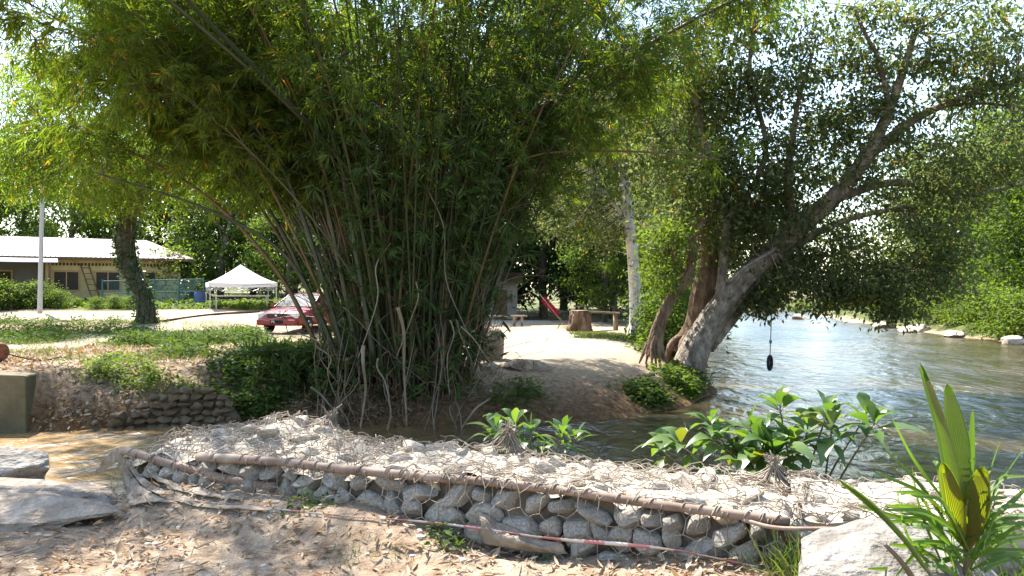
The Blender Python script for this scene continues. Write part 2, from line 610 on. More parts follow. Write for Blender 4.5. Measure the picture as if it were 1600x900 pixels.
ca.data.foreach_set("color", col.astype(np.float32).ravel())


def ground_mat():
    m, nt, N, K, b = newmat("ground_soil")
    at = N.new("ShaderNodeAttribute"); at.attribute_name = "cover"
    sp = N.new("ShaderNodeSeparateColor")
    K.new(at.outputs["Color"], sp.inputs[0])
    tc = N.new("ShaderNodeTexCoord")

    def tex(sc, det=10, ro=.65):
        n = N.new("ShaderNodeTexNoise")
        n.inputs["Scale"].default_value = sc
        n.inputs["Detail"].default_value = det
        n.inputs["Roughness"].default_value = ro
        K.new(tc.outputs["Object"], n.inputs[0])
        return n

    def mix(f, a, c):
        x = N.new("ShaderNodeMix"); x.data_type = 'RGBA'
        K.new(f, x.inputs[0]); K.new(a, x.inputs[6]); K.new(c, x.inputs[7])
        return x.outputs[2]
    n1, n2, n3 = tex(1.3), tex(9), tex(34, 6)
    soil = ramp(N, [(.17, .11, .07), (.33, .235, .155), (.46, .355, .255)], [.32, .5, .68]); K.new(n2.outputs[0], soil.inputs[0])
    sandc = ramp(N, [(.30, .235, .165), (.45, .37, .27), (.54, .46, .36)], [.3, .5, .7]); K.new(n2.outputs[0], sandc.inputs[0])
    gr = ramp(N, [(.04, .055, .015), (.08, .10, .028), (.13, .13, .05)], [.3, .5, .7]); K.new(n3.outputs[0], gr.inputs[0])
    dp = ramp(N, [(.055, .03, .013), (.13, .075, .035), (.20, .12, .062)], [.3, .5, .7]); K.new(n2.outputs[0], dp.inputs[0])
    c = mix(sp.outputs[1], soil.outputs[0], sandc.outputs[0])
    c = mix(sp.outputs[2], c, dp.outputs[0])
    c = mix(sp.outputs[0], c, gr.outputs[0])
    K.new(c, b.inputs["Base Color"])
    b.inputs["Roughness"].default_value = .95
    b.inputs["Specular IOR Level"].default_value = .15
    bp = N.new("ShaderNodeBump"); bp.inputs["Strength"].default_value = .8; bp.inputs["Distance"].default_value = .04
    K.new(n3.outputs[0], bp.inputs["Height"])
    bp2 = N.new("ShaderNodeBump"); bp2.inputs["Strength"].default_value = .7; bp2.inputs["Distance"].default_value = .12
    K.new(n2.outputs[0], bp2.inputs["Height"]); K.new(bp.outputs[0], bp2.inputs["Normal"])
    K.new(bp2.outputs[0], b.inputs["Normal"])
    return m


ground.data.materials.append(ground_mat())


def water_mat():
    m, nt, N, K, b = newmat("river_water")
    tc = N.new("ShaderNodeTexCoord")
    mp = N.new("ShaderNodeMapping"); mp.inputs[3].default_value = (1, .55, 1); mp.inputs[2].default_value = (0, 0, R(-18))
    K.new(tc.outputs["Object"], mp.inputs[0])
    n = N.new("ShaderNodeTexNoise"); n.inputs["Scale"].default_value = 1.9; n.inputs["Detail"].default_value = 6; n.inputs["Distortion"].default_value = .6
    K.new(mp.outputs[0], n.inputs[0])
    n2 = N.new("ShaderNodeTexNoise"); n2.inputs["Scale"].default_value = .35; n2.inputs["Detail"].default_value = 3
    K.new(mp.outputs[0], n2.inputs[0])
    r = ramp(N, [(.022, .016, .008), (.04, .029, .014), (.07, .052, .027)], [.3, .5, .7])
    K.new(n2.outputs[0], r.inputs[0])
    sx = N.new("ShaderNodeSeparateXYZ"); K.new(tc.outputs["Object"], sx.inputs[0])
    mr = N.new("ShaderNodeMapRange"); mr.inputs[1].default_value = 1.5; mr.inputs[2].default_value = -5
    K.new(sx.outputs[0], mr.inputs[0])
    sh = N.new("ShaderNodeMix"); sh.data_type = 'RGBA'
    K.new(mr.outputs[0], sh.inputs[0]); K.new(r.outputs[0], sh.inputs[6]); sh.inputs[7].default_value = (.27, .17, .075, 1)
    K.new(sh.outputs[2], b.inputs["Base Color"])
    b.inputs["Roughness"].default_value = .2
    b.inputs["IOR"].default_value = 1.6
    mu = N.new("ShaderNodeMath"); mu.operation = 'MULTIPLY'
    cm = ramp(N, [(.4, .4, .4), (1, 1, 1)], [.38, .62]); K.new(n2.outputs[0], cm.inputs[0])
    K.new(n.outputs[0], mu.inputs[0]); K.new(cm.outputs[0], mu.inputs[1])
    bp = N.new("ShaderNodeBump"); bp.inputs["Strength"].default_value = 1.0; bp.inputs["Distance"].default_value = .27
    K.new(mu.outputs[0], bp.inputs["Height"])
    K.new(bp.outputs[0], b.inputs["Normal"])
    return m


wx = np.linspace(-80, 200, 60); wy = np.linspace(0, 220, 50)
wgx, wgy = np.meshgrid(wx, wy, indexing='ij')
water = MB().grid(np.stack([wgx, wgy, np.full_like(wgx, WATER)], -1).transpose(1, 0, 2)).build("river_water", water_mat())
tag(water, "muddy brown river with rippled sky reflections", "river", kind="structure")


# ------------------------------------------------------------------ stones
def rock_mesh(seed, sub=3, size=(1, 1, 1), cuts=9, rough=.08, flat=.62, boxy=2.0):
    bm = bmesh.new()
    bmesh.ops.create_icosphere(bm, subdivisions=sub, radius=1)
    V = np.array([v.co[:] for v in bm.verts])
    Fc = np.array([[v.index for v in f.verts] for f in bm.faces])
    bm.free()
    rr = np.random.default_rng(seed)
    V = V / ((np.abs(V) ** boxy).sum(1) ** (1 / boxy))[:, None]
    for _ in range(cuts):
        n = nrm(rr.normal(size=3))
        dd = rr.uniform(flat, .95)
        e = V @ n - dd
        V = V - np.clip(e, 0, None)[:, None] * n * .92
    V = V * (1 + rough * noise3(V * 2.3 + seed * 7.1, seed)[:, None] + rough * .5 * noise3(V * 6 + seed, seed + 1)[:, None])
    V = V * (1 + rough * .22 * noise3(V * 15 + seed, seed + 2)[:, None])
    V *= np.array(size) * (1.0 / np.abs(V).max(0)) * np.where(sub > 3, 1.0, .95)
    return V, Fc


def rot3(V, ang):
    a, b, c = ang
    Rx = np.array([[1, 0, 0], [0, math.cos(a), -math.sin(a)], [0, math.sin(a), math.cos(a)]])
    Ry = np.array([[math.cos(b), 0, math.sin(b)], [0, 1, 0], [-math.sin(b), 0, math.cos(b)]])
    Rz = np.array([[math.cos(c), -math.sin(c), 0], [math.sin(c), math.cos(c), 0], [0, 0, 1]])
    return V @ (Rz @ Ry @ Rx).T


def boulder(name, label, c, size, rot, seed, mat, sub=5, cuts=12, rough=.07, flat=.62, boxy=3.2):
    V, Fc = rock_mesh(seed, sub, size, cuts, rough, flat, boxy)
    V = rot3(V, rot) + np.array(c)
    o = MB().add(V, Fc).build(name, mat, org=tuple(c), smooth_=False)
    return tag(o, label, "boulder")


boulder("boulder", "large pale grey boulder at the foot of the coconut seedling", (1.68, 3.6, .15), (.52, .45, .40), (0, .03, .3), 5, M['boulder'], 5, 9, .07, .7, 2.5)
boulder("boulder", "blocky grey boulder, topmost of the three at the water by the left edge", (-4.2, 6.4, .16), (.56, .4, .22), (.03, .06, -.1), 12, M['boulder'])
boulder("boulder", "long low slab boulder between the blocky one and the front slab", (-3.95, 6.0, .06), (1.1, .28, .14), (0, .05, -.08), 21, M['boulder_brown'])
boulder("boulder", "flat sunlit slab boulder lowest in front at the left edge", (-3.62, 5.55, .06), (.92, .28, .12), (0, .03, -.05), 33, M['boulder_brown'])
boulder("stone", "rounded stone beside the tan cloth flap under the tape", (-.19, 5.0, .11), (.11, .09, .09), (0, 0, .3), 41, M['stone'], 4)
boulder("boulder", "brown boulder at the right foot of the bamboo clump", (-.55, 19.6, .25), (.38, .4, .5), (0, .1, 0), 51, M['boulder_brown'], 4)
boulder("boulder", "low flat dark rock on the sand slope right of the bamboo", (.35, 18.0, -.12), (.62, .4, .22), (0, .05, .2), 57, M['boulder_brown'], 4)
boulder("boulder", "small leaning rock between the bamboo foot and the flat rock", (-.45, 17.6, -.2), (.4, .3, .26), (.2, .1, .5), 58, M['boulder_brown'], 4)
for i, (u, v, d, s) in enumerate([(1437, 512, 50, 1.0), (1490, 520, 44, .8), (1250, 498, 72, 1.1), (1380, 507, 55, .9), (1583, 535, 38, .8), (1415, 516, 49, .7)]):
    p = P(u, v, d)
    b = boulder("boulder", "pale rock at the waterline of the far right bank", (p[0], p[1], WATER + .1), (s, s * .7, s * .4), (0, 0, i), 70 + i, M['stone_pale'], 3)
    b["group"] = "pale rocks along the far right bank"

# ------------------------------------------------------------------ wire basket of stones
T_ = np.array([.9128, -.4084, 0]); NB = np.array([.4084, .9128, 0])
G0 = np.array([-3.02, 6.23, 0.0])
GL, GW, GH = 4.95, 1.0, .38
T2 = np.array([.978, -.208, 0]); NB2 = np.array([.208, .978, 0])
G1 = G0 + T_ * GL + NB * .03


def top_z(s, n):
    s = np.asarray(s, float); n = np.asarray(n, float)
    z = GH + .05 * noise2(s, n, .5, 61) + .06 * noise2(s, n, .2, 62) + .025 * noise2(s, n, .08, 63)
    z += .13 * np.exp(-((s - 1.0) / .45) ** 2 - ((n - .85) / .35) ** 2)
    z += .05 * np.sin(n / GW * PI)
    z -= .10 * smooth(.5, 0, s)
    return z


def gmap(s, q, off=0.0):
    """q < GH: up the front face, then back across the top, then down the back"""
    s = np.asarray(s, float); q = np.asarray(q, float)
    n = np.clip(q - GH, 0, GW)
    down = np.clip(q - GH - GW, 0, None)
    up = np.clip(q / GH, 0, 1)
    z = top_z(s, n) * up - down
    bulge = .05 * np.sin(up * PI) * (q < GH) + .025 * noise2(s, q, .2, 66) * (q < GH)
    pos = G0 + s[..., None] * T_ + (n - bulge - off * (q < GH))[..., None] * NB
    pos[..., 2] = z + off * (q >= GH) - .0
    return pos


def gmap2(s, q, off=0.0):
    s = np.asarray(s, float); q = np.asarray(q, float)
    n = np.clip(q - .36, 0, .95); down = np.clip(q - 1.31, 0, None); up = np.clip(q / .36, 0, 1)
    z = (.34 + .06 * noise2(s, n, .4, 71) + .05 * noise2(s, n, .17, 72) + .02 * noise2(s, n, .07, 73)) * up - down
    pos = G1 + s[..., None] * T2 + (n - off * (q < .36))[..., None] * NB2
    pos[..., 2] = z + .08 + off * (q >= .36)
    return pos


def hexnet(mb, fn, s0, s1, q0, q1, r, rad, jit, rr, keep=1.0, off=.02, sides=3):
    ids, pts, ed = {}, [], set()

    def vid(x, y):
        k = (round(x / r * 4), round(y / r * 4))
        if k not in ids:
            ids[k] = len(pts); pts.append((x, y))
        return ids[k]
    nj = int((q1 - q0) / (1.5 * r)) + 2
    ni = int((s1 - s0) / (1.732 * r)) + 2
    for j in range(nj):
        for i in range(ni):
            cx = s0 + 1.732 * r * (i + .5 * (j % 2)); cy = q0 + 1.5 * r * j
            vs = [vid(cx + r * math.sin(k * PI / 3), cy + r * math.cos(k * PI / 3)) for k in range(6)]
            for k in range(6):
                a, b = vs[k], vs[(k + 1) % 6]
                ed.add((min(a, b), max(a, b)))
    pts = np.array(pts)
    pts = np.stack([np.clip(pts[:, 0], s0, s1), np.clip(pts[:, 1], q0, q1)], -1)
    p3 = fn(pts[:, 0], pts[:, 1], off) + rr.normal(size=(len(pts), 3)) * jit
    ed = np.array(sorted(ed))
    ed = ed[rr.random(len(ed)) < keep]
    a, b = p3[ed[:, 0]], p3[ed[:, 1]]
    mid = (a + b) / 2 + rr.normal(size=a.shape) * jit * .6
    mb.segs(a, mid, rad, None, sides); mb.segs(mid, b, rad, None, sides)


rr = np.random.default_rng(3)
gab = thing("gabion", "long wire basket of stones with crumpled netting along the near bank", "gabion", tuple(G0))
nb_ = MB()
hexnet(nb_, gmap, 0, GL, .0, GH, .07, .0026, .006, rr, 1, .045, 4)
hexnet(nb_, gmap, 0, GL, GH, GH + GW + .35, .062, .0031, .012, rr, .95, .03, 4)
nb_.build("wire_mesh", M['wire'], gab)
cr = MB()
hexnet(cr, gmap, .1, GL, GH + .1, GH + GW, .09, .0027, .022, rr, .55, .035, 4)
hexnet(cr, gmap, .0, 2.2, GH + .05, GH + GW, .055, .003, .022, rr, .6, .035, 4)
for s0, n0, hh in [(1.25, .95, .12), (2.88, .9, .16), (4.75, .75, .14)]:   # gathered and tied net ends
    top = gmap(np.array([s0]), np.array([GH + n0]))[0] + np.array([0, 0, hh])
    for k in range(46):
        a = rr.uniform(0, 2 * PI); rad = rr.uniform(.08, .3)
        ft = gmap(np.array([s0 + rad * math.cos(a)]), np.array([GH + n0 + min(.1, rad * math.sin(a) * .6)]))[0] + np.array([0, 0, .02])
        pts = bez([ft, ft * .5 + top * .5 - np.array([0, 0, hh * .25]), top + rr.normal(size=3) * .014, top + rr.normal(size=3) * .03 + np.array([0, 0, .03])], 7)
        cr.tube(pts, .0042, 4, False)
cr.build("loose_netting", M['wire'], gab)
core = MB()
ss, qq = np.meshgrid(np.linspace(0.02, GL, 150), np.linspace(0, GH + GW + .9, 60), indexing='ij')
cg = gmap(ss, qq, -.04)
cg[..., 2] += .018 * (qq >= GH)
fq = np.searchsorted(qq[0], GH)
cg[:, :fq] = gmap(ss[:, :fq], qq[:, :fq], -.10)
MB().grid((cg + (noise3(cg * 9, 5) * .012)[..., None])[:, :fq + 1]).build("earth_fill", M['core'], gab)  # front fill, set back behind the stones in a darker earth colour
core.grid((cg + (noise3(cg * 9, 5) * .012)[..., None])[:, fq:])
for e in (0, -1):
    sec = gmap(ss[e], qq[e], -.045)
    core.poly(sec[::6], T_ * .02)
core.build("silt_fill", M['stone_pale'], gab)
g2 = thing("gabion", "sunlit silted wire basket behind the coconut seedling at the right edge", "gabion", tuple(G1))
n2b = MB()
hexnet(n2b, gmap2, .02, 3.4, .36, 1.6, .07, .0035, .014, rr, .85, .02, 4)
hexnet(n2b, gmap2, .02, 3.4, .0, .36, .07, .0035, .01, rr, .9, .03, 4)
n2b.build("wire_mesh", M['wire'], g2)
ss, qq = np.meshgrid(np.linspace(0.03, 3.6, 110), np.linspace(0, 2.2, 60), indexing='ij')
cg = gmap2(ss, qq, -.02)
MB().grid(cg + (noise3(cg * 8, 6) * .02)[..., None]).build("silt_fill", M['stone_pale'], g2)

stone_meshes = {}
for kind, mt in (('front', 'stone'), ('top', 'stone_pale')):
    L_ = []
    for k in range(12):
        V, Fc = rock_mesh(200 + k + (50 if kind == 'top' else 0), 3, (1, 1, 1), 15, .06, .36)
        L_.append(MB().add(V, Fc).mesh("stone", M[mt], smooth_=False))
    stone_meshes[kind] = L_


def put_stone(kind, p, sz, rot, label, group):
    o = bpy.data.objects.new("stone", stone_meshes[kind][int(rr.integers(12))])
    o.location = p; o.scale = sz; o.rotation_euler = rot
    COL.objects.link(o)
    tag(o, label, "stone", group)


for row, (z0, h) in enumerate([(.05, .085), (.19, .085), (.31, .06)]):
    s = .12 + row * .06
    while s < GL - .05:
        wd = rr.choice([rr.uniform(.055, .09), rr.uniform(.09, .17)])
        q = z0 + rr.normal() * .012
        p = gmap(np.array([s + wd]), np.array([min(q, GH * .9)]), -.075)[0]
        p[2] = q
        put_stone('front', p, (wd * 1.12, .10, h * rr.uniform(1.05, 1.4)), (rr.normal() * .2, rr.normal() * .35, -.42 + rr.normal() * .2),
                  "grey stone in the front face of the wire basket", "stones in the front of the wire basket")
        s += wd * 1.75
for n0 in (.12, .34, .56, .78, .95):
    s = .15 + rr.uniform(0, .1)
    while s < GL - .1:
        wd = rr.uniform(.08, .14)
        p = gmap(np.array([s + wd]), np.array([GH + n0 + rr.normal() * .03]), -.03)[0]
        put_stone('top', p, (wd, rr.uniform(.07, .12), rr.uniform(.045, .075)), (rr.normal() * .25, rr.normal() * .25, rr.uniform(0, 6)),
                  "pale silted stone under the netting on top of the wire basket", "stones on top of the wire basket")
        s += wd * 2.3
for k in range(34):
    p = gmap2(np.array([rr.uniform(.1, 2.3)]), np.array([.36 + rr.uniform(.05, .95)]), -.02)[0]
    wd = rr.uniform(.06, .12)
    put_stone('top', p, (wd, wd * .8, wd * .55), (rr.normal() * .2, rr.normal() * .2, rr.uniform(0, 6)),
              "white sunlit stone in the silted basket at the right edge", "stones of the right basket")


# poles lashed to the basket edge
def lashed_pole(pts, r, label, every, r2=None, seed=1):
    q = np.random.default_rng(seed)
    pts = bez(pts, 40)
    pts = pts + np.stack([noise2(np.arange(40.), np.zeros(40), 5, seed + i) for i in range(3)], -1) * .008
    t = thing("wooden_pole", label, "pole", tuple(pts[0]))
    k = MB()
    rads = np.linspace(r, r2 or r, 40) * (1 + .06 * q.normal(size=40))
    k.tube(pts, rads, 12)
    k.build("shaft", M['pole'], t)
    L = np.linalg.norm(pts[-1] - pts[0])
    n = int(L / every)
    for i in range(n):
        lash = MB()
        f = (i + .5 + q.normal() * .2) / n
        j = min(38, max(1, int(f * 39)))
        c = pts[j]; ax = nrm(pts[j + 1] - pts[j - 1])
        u = nrm(np.cross(ax, [0, 0, 1])); v = np.cross(u, ax)
        for rep in range(q.integers(1, 3)):
            a = np.linspace(0, 2 * PI * 1.05, 16)
            pitch = q.uniform(.03, .09)
            rg = rads[j] * 1.08 + .003
            ring = c + rg * (np.cos(a)[:, None] * u + np.sin(a)[:, None] * v) + ax * (a[:, None] / 6.28 * pitch + rep * .015)
            lash.tube(ring, .0042, 5)
        if q.random() < .6:
            e0 = c + v * rads[j]
            lash.tube(bez([c - u * rads[j], c - u * .02 - v * .06, c + ax * q.normal() * .05 - v * .14 - u * .01], 6), .0035, 4)
        lash.build("wire_lashing", M['wire'], t)
    return t


ed = []
for s in np.linspace(.72, 4.87, 8):
    p = G0 + s * T_ - NB * .05
    ed.append((p[0], p[1], float(top_z(s, 0)) + .0 + .02 * math.sin(s * 2.1)))
ed[0] = tuple(P(312, 718, 5.86)); ed[1] = tuple(P(440, 726, 5.6)); ed[-1] = tuple(P(1232, 820, 4.2)); ed[-2] = tuple(P(1100, 802, 4.38)); ed[-3] = tuple(P(960, 782, 4.62)); ed[-4] = tuple(P(820, 764, 4.88)); ed[-5] = tuple(P(690, 750, 5.12)); ed[-6] = tuple(P(565, 738, 5.36))
ed = [(a, b - .03, c + .02) for a, b, c in ed]
lashed_pole(ed, .033, "long wooden pole wired along the front edge of the stone basket", .13, .024, 4)
lashed_pole([P(188, 703, 6.2), P(260, 722, 6.05), P(350, 748, 5.8), P(430, 762, 5.62)], .030, "short weathered pole sloping down the left end of the stone basket", .22, .036, 9)
tag(MB().tube(bez([P(1160, 812, 4.25), P(1215, 825, 4.12), P(1305, 826, 4.0)], 10), [.012, .01], 8).build("stick", M['pole']), "thin brown stick at the right end of the long pole", "stick")


# torn geotextile
def hit(u, v, lift=.02, d0=2.5, d1=12):
    ds = np.linspace(d0, d1, 700)
    pts = np.stack([(u - 800) / F * ds, ds, EYE - (v - HZ) / F * ds], -1)
    under = pts[:, 2] < ground_z(pts[:, 0], pts[:, 1]) + lift
    return pts[np.argmax(under)] if under.any() else pts[-1]


def PQ(u, v, d):
    h = hit(u, v, .03)
    return h if h[1] < d else P(u, v, d)


def cloth_sheet(name, rows, label, seed, thick=.006, parent=None):
    rows = [bez(r_, 28) for r_ in rows]
    G = np.array([bez([r_[i] for r_ in rows], 22) for i in range(28)])
    q = noise3(G * 11, seed) * .032 + (1 - 2 * np.abs(noise3(G * 22, seed + 1))) * .014 + noise3(G * 60, seed + 2) * .004
    G = G + np.stack([q * .4, -q, q * .6], -1)
    o = MB().grid(G).build(name, M['cloth'], parent, org=tuple(G[0, 0]))
    m = o.modifiers.new("thick", 'SOLIDIFY'); m.thickness = thick
    if label: tag(o, label, "cloth")
    return o


cloth_sheet("torn_cloth", [[PQ(178, 701, 6.26), PQ(188, 735, 6.2), PQ(196, 765, 6.14), PQ(202, 790, 6.1)],
                           [PQ(186, 706, 6.22), PQ(200, 740, 6.17), PQ(214, 768, 6.08), PQ(236, 786, 6.0)],
                           [PQ(192, 712, 6.2), PQ(212, 748, 6.13), PQ(240, 772, 6.0), PQ(280, 786, 5.9)]], "tan torn sheet hanging down the left corner of the stone basket", 3)
cloth_sheet("torn_cloth", [[PQ(196, 714, 6.2), PQ(238, 757, 6.1), PQ(310, 783, 5.88), PQ(425, 794, 5.62)],
                           [PQ(194, 722, 6.2), PQ(234, 766, 6.08), PQ(308, 790, 5.86), PQ(425, 799, 5.6)]], "long thin strip of tan cloth sweeping from the corner along the ground", 5)
cloth_sheet("torn_cloth", [[PQ(225, 730, 6.08), PQ(270, 752, 5.98), PQ(330, 768, 5.82), PQ(370, 772, 5.74)],
                           [PQ(232, 745, 6.05), PQ(275, 764, 5.93), PQ(330, 776, 5.78), PQ(380, 780, 5.68)]], "narrow fold of tan cloth sagging under the short pole", 7)
cloth_sheet("torn_cloth", [[PQ(186, 698, 6.3), PQ(170, 708, 6.32), PQ(158, 722, 6.36), PQ(148, 738, 6.4)],
                           [PQ(196, 706, 6.28), PQ(184, 722, 6.32), PQ(172, 730, 6.36), PQ(156, 738, 6.38)]], "brown rag flapping off the corner over the water", 9)
def FQ(u, v, off=.08):
    k = (u - 800) / F
    d = 4.88 / (1 + .447 * k) - off
    h = hit(u, v, .025)
    return h if h[1] < d else P(u, v, d)


def FP_(u, v, off):
    return P(u, v, 4.88 / (1 + .447 * (u - 800) / F) - off)


cloth_sheet("torn_cloth", [[FP_(744, 799, .05), FP_(790, 820, .06), FP_(835, 838, .06), FP_(880, 853, .06)],
                           [FP_(750, 815, .12), FP_(792, 836, .13), FP_(835, 848, .12), FP_(882, 858, .1)],
                           [FP_(750, 832, .14), FP_(792, 846, .16), FP_(835, 855, .14), FP_(884, 862, .1)],
                           [FP_(756, 852, .10), FP_(796, 858, .12), FP_(838, 863, .1), FP_(886, 866, .08)]], "tan cloth flap crumpled under the tape at the basket front", 11)
# crude peg of bent wire in front of the short pole
# barrier tape
m, nt, N, K, b_ = newmat("barrier_tape")
tc = N.new("ShaderNodeTexCoord"); wv = N.new("ShaderNodeTexWave")
wv.wave_type = 'BANDS'; wv.bands_direction = 'X'; wv.inputs["Scale"].default_value = 1.35; wv.inputs["Distortion"].default_value = .6
K.new(tc.outputs["Object"], wv.inputs[0])
rp = ramp(N, [(.42, .15, .14), (.40, .17, .16), (.50, .41, .36), (.52, .45, .40)], [0, .44, .5, 1])
K.new(wv.outputs[0], rp.inputs[0]); K.new(rp.outputs[0], b_.inputs["Base Color"])
b_.inputs["Roughness"].default_value = .35
M['tape'] = m
tp = [FQ(u, np.interp(u, [262, 330, 430, 560, 690, 750, 850, 960, 1080, 1165, 1185], [780, 786, 795, 806, 820, 827, 838, 850, 865, 880, 884]), .13) for u in np.linspace(262, 1185, 26)]
tl = bez(tp, 120)
q = np.linspace(0, 1, 120)
wid = np.interp(q, [0, .5, .62, .85, 1], [.005, .007, .011, .010, .006])
tw = .5 * np.sin(q * 23) + np.interp(q, [0, .6, 1], [.9, .2, .5])
upv = np.stack([.0 * q, -np.sin(tw), np.cos(tw)], -1)
tl[:, 2] += .008 * np.sin(q * 17)
G = np.stack([tl - upv * wid[:, None], tl + upv * wid[:, None]], 1)
tape = MB().grid(G).build("barrier_tape", M['tape'])
tag(tape, "red and white barrier tape strung low along the stone basket", "tape")
tape.modifiers.new("thick", 'SOLIDIFY').thickness = .001


# ------------------------------------------------------------------ plants near the camera
def shrub(name, label, base, heads, L, Wd, mat, seed, rows=6, per=9, root=None):
    q = np.random.default_rng(seed)
    t = thing(name, label, "plant", tuple(base))
    st = MB(); lf = MB()
    Pp, D, Nn, Ls = [], [], [], []
    hub = np.array(base) + np.array([0, 0, .15])
    for (h, n, sc) in heads:
        h = np.array(h)
        pts = bez([base, (hub + h) / 2 + q.normal(size=3) * .04 + np.array([0, 0, -.02]), h], 9)
        st.tube(pts, [.011, .005], 6)
        ax = nrm(pts[-1] - pts[-3])
        for k in range(n):
            a = k * 2.4 + q.uniform(-.3, .3)
            f = k / n
            el = R(70 - 95 * f + q.normal() * 12)
            d = np.array([math.cos(a) * math.cos(el), math.sin(a) * math.cos(el), math.sin(el)]) + ax * .25
            p = h - ax * .11 * f
            Pp.append(p); D.append(d); Nn.append(np.array([0, 0, 1.0]) - d * .3 + q.normal(size=3) * .15)
            Ls.append(L * sc * (.55 + .45 * math.sin(PI * min(1, .15 + f))) * q.uniform(.8, 1.15))
    Ls = np.array(Ls)
    Pp = np.array(Pp); D = nrm(np.array(D))
    st.segs(Pp, Pp + D * .03, .003)
    lf.leaves_hi(Pp + D * .03, D, np.array(Nn), Ls, Ls * Wd, rows, q.uniform(.3, .75, len(Ls)), .28, .45, .02)
    st.build("stem", M['twig'], t)
    lf.build("foliage", mat, t)
    return t


def hp(u, v, d, n=10, s=1.0):
    return (P(u, v, d), n + 2, s * 1.1)


shrub("broadleaf_shrub", "large broadleaf shrub with bright glossy leaves leaning over the river", (2.05, 5.75, -.35),
      [hp(1060, 695, 5.9), hp(1030, 700, 6.1, 8, .9), hp(1108, 662, 5.8, 9, .85), hp(1120, 690, 5.7), hp(1185, 698, 5.55, 12, 1.15), hp(1172, 668, 5.7, 9, .95), hp(1218, 634, 5.7, 10, .95),
       hp(1235, 690, 5.6, 11, 1.1), hp(1292, 645, 5.7, 10, .95), hp(1300, 668, 5.6, 9), hp(1354, 648, 5.7, 9, .9), hp(1366, 662, 5.55, 9, 1.0), hp(1262, 668, 5.8, 9), hp(1150, 710, 5.6, 10),
       hp(1205, 720, 5.5, 10, 1.0), hp(1210, 705, 5.45, 11, 1.15), hp(1170, 725, 5.45, 11, 1.1)], .29, .42, M['shrub_leaf'], 3)
shrub("broadleaf_shrub", "small broadleaf shrub growing behind the middle of the stone basket", (.12, 6.5, -.4),
      [hp(775, 668, 6.4, 9), hp(805, 664, 6.3, 11, 1.1), hp(830, 676, 6.2, 9), hp(880, 680, 6.3, 12, .95), hp(900, 684, 6.4, 7, .8), hp(845, 706, 6.2, 7, .6), hp(765, 682, 6.5, 7, .8)],
      .27, .27, M['shrub_leaf'], 5)

# coconut seedling
pb = np.array([1.87, 3.3, .0])
cp = thing("coconut_seedling", "young coconut palm with pleated yellow green leaves beside the pale boulder", "palm", tuple(pb))
k = MB()
k.tube(bez([pb, P(1512, 870, 3.3), P(1508, 800, 3.3)], 8), [.024, .010], 8)
k.build("stem", M['culm_dead'], cp)
M['palm_vein'] = plain('pale_leaf_vein', (.20, .22, .06), .5)
M['palm_vein_brown'] = plain('brown_leaf_vein', (.12, .10, .015), .5)


def pleated(pts, width, mat, side, folds=5, depth=.012, peak=.5):
    pts = bez(pts, 22)
    tan = nrm(np.gradient(pts, axis=0))
    sd2 = nrm(np.array(side, float) - tan * (tan @ np.array(side, float))[:, None])
    nn = np.cross(tan, sd2)
    t = np.linspace(0, 1, 22)
    wd = np.where(t < peak, (t / peak) ** .7, np.sqrt(np.clip((1 - t) / (1 - peak), 0, 1))) * width / 2 + .002
    cols = np.linspace(-1, 1, 4 * folds + 1)
    G = np.stack([pts + sd2 * (wd * c)[:, None] + nn * ((depth * (1 - 2 * abs(((c * folds) % 1) - .5) * 2)) * np.minimum(1, wd / .03) + .25 * wd * c * c)[:, None] for c in cols], 1)
    fr = MB().grid(G).build("frond", mat, cp)
    if folds > 2:
        vn = MB()
        for c in range(2, 4 * folds - 1, 2):
            L_ = G[1:20, c] + np.cross(tan, sd2)[1:20] * .001
            vn.tube(L_, .0009, 4, False)
            vn.tube(G[1:20, c] - np.cross(tan, sd2)[1:20] * .001, .0009, 4, False)
        vn.build("veins", M['palm_vein_brown'] if 'yellow' in mat.name else M['palm_vein'], fr)
    return fr


pleated([P(1508, 800, 3.3), P(1490, 740, 3.28), P(1470, 660, 3.27), P(1438, 568, 3.25)], .066, M['palm_leaf'], (1, .3, 0), 5, .012, .35)
pleated([P(1510, 790, 3.32), P(1503, 720, 3.33), P(1492, 660, 3.35), P(1480, 600, 3.36)], .082, M['palm_leaf'], (1, -.2, 0), 6, .012, .5)
pleated([P(1512, 800, 3.34), P(1518, 720, 3.37), P(1520, 640, 3.4)], .035, M['palm_leaf'], (1, .2, 0), 2, .004, .5)
pleated([P(1510, 862, 3.28), P(1498, 815, 3.24), P(1488, 770, 3.22), P(1472, 722, 3.2)], .082, M['palm_yellow'], (1, .25, 0), 6, .014, .55)
pleated([P(1512, 862, 3.28), P(1522, 820, 3.24), P(1528, 780, 3.22), P(1536, 728, 3.2)], .10, M['palm_yellow'], (1, -.25, 0), 7, .014, .6)
pleated([P(1455, 900, 3.15), P(1420, 850, 3.1), P(1370, 795, 3.08), P(1310, 748, 3.05)], .07, M['palm_leaf'], (.6, .5, -.6), 4, .006, .4)
q = np.random.default_rng(8)
blades = [((1500, 850), (1440, 760), (1385, 705)), ((1490, 800), (1430, 720), (1395, 655)), ((1495, 820), (1440, 770), (1360, 735)), ((1500, 830), (1430, 815), (1340, 790)),
          ((1515, 840), (1560, 760), (1600, 700)), ((1520, 840), (1575, 790), (1620, 745)), ((1518, 830), (1545, 740), (1562, 690)), ((1520, 850), (1580, 825), (1660, 830)),
          ((1515, 860), (1570, 840), (1620, 900)), ((1505, 860), (1450, 850), (1400, 900)), ((1505, 870), (1470, 880), (1440, 930)), ((1520, 870), (1580, 870), (1640, 930)),
          ((1500, 900), (1440, 860), (1390, 850)), ((1480, 900), (1440, 800), (1425, 730)), ((1470, 900), (1420, 840), (1400, 760))]
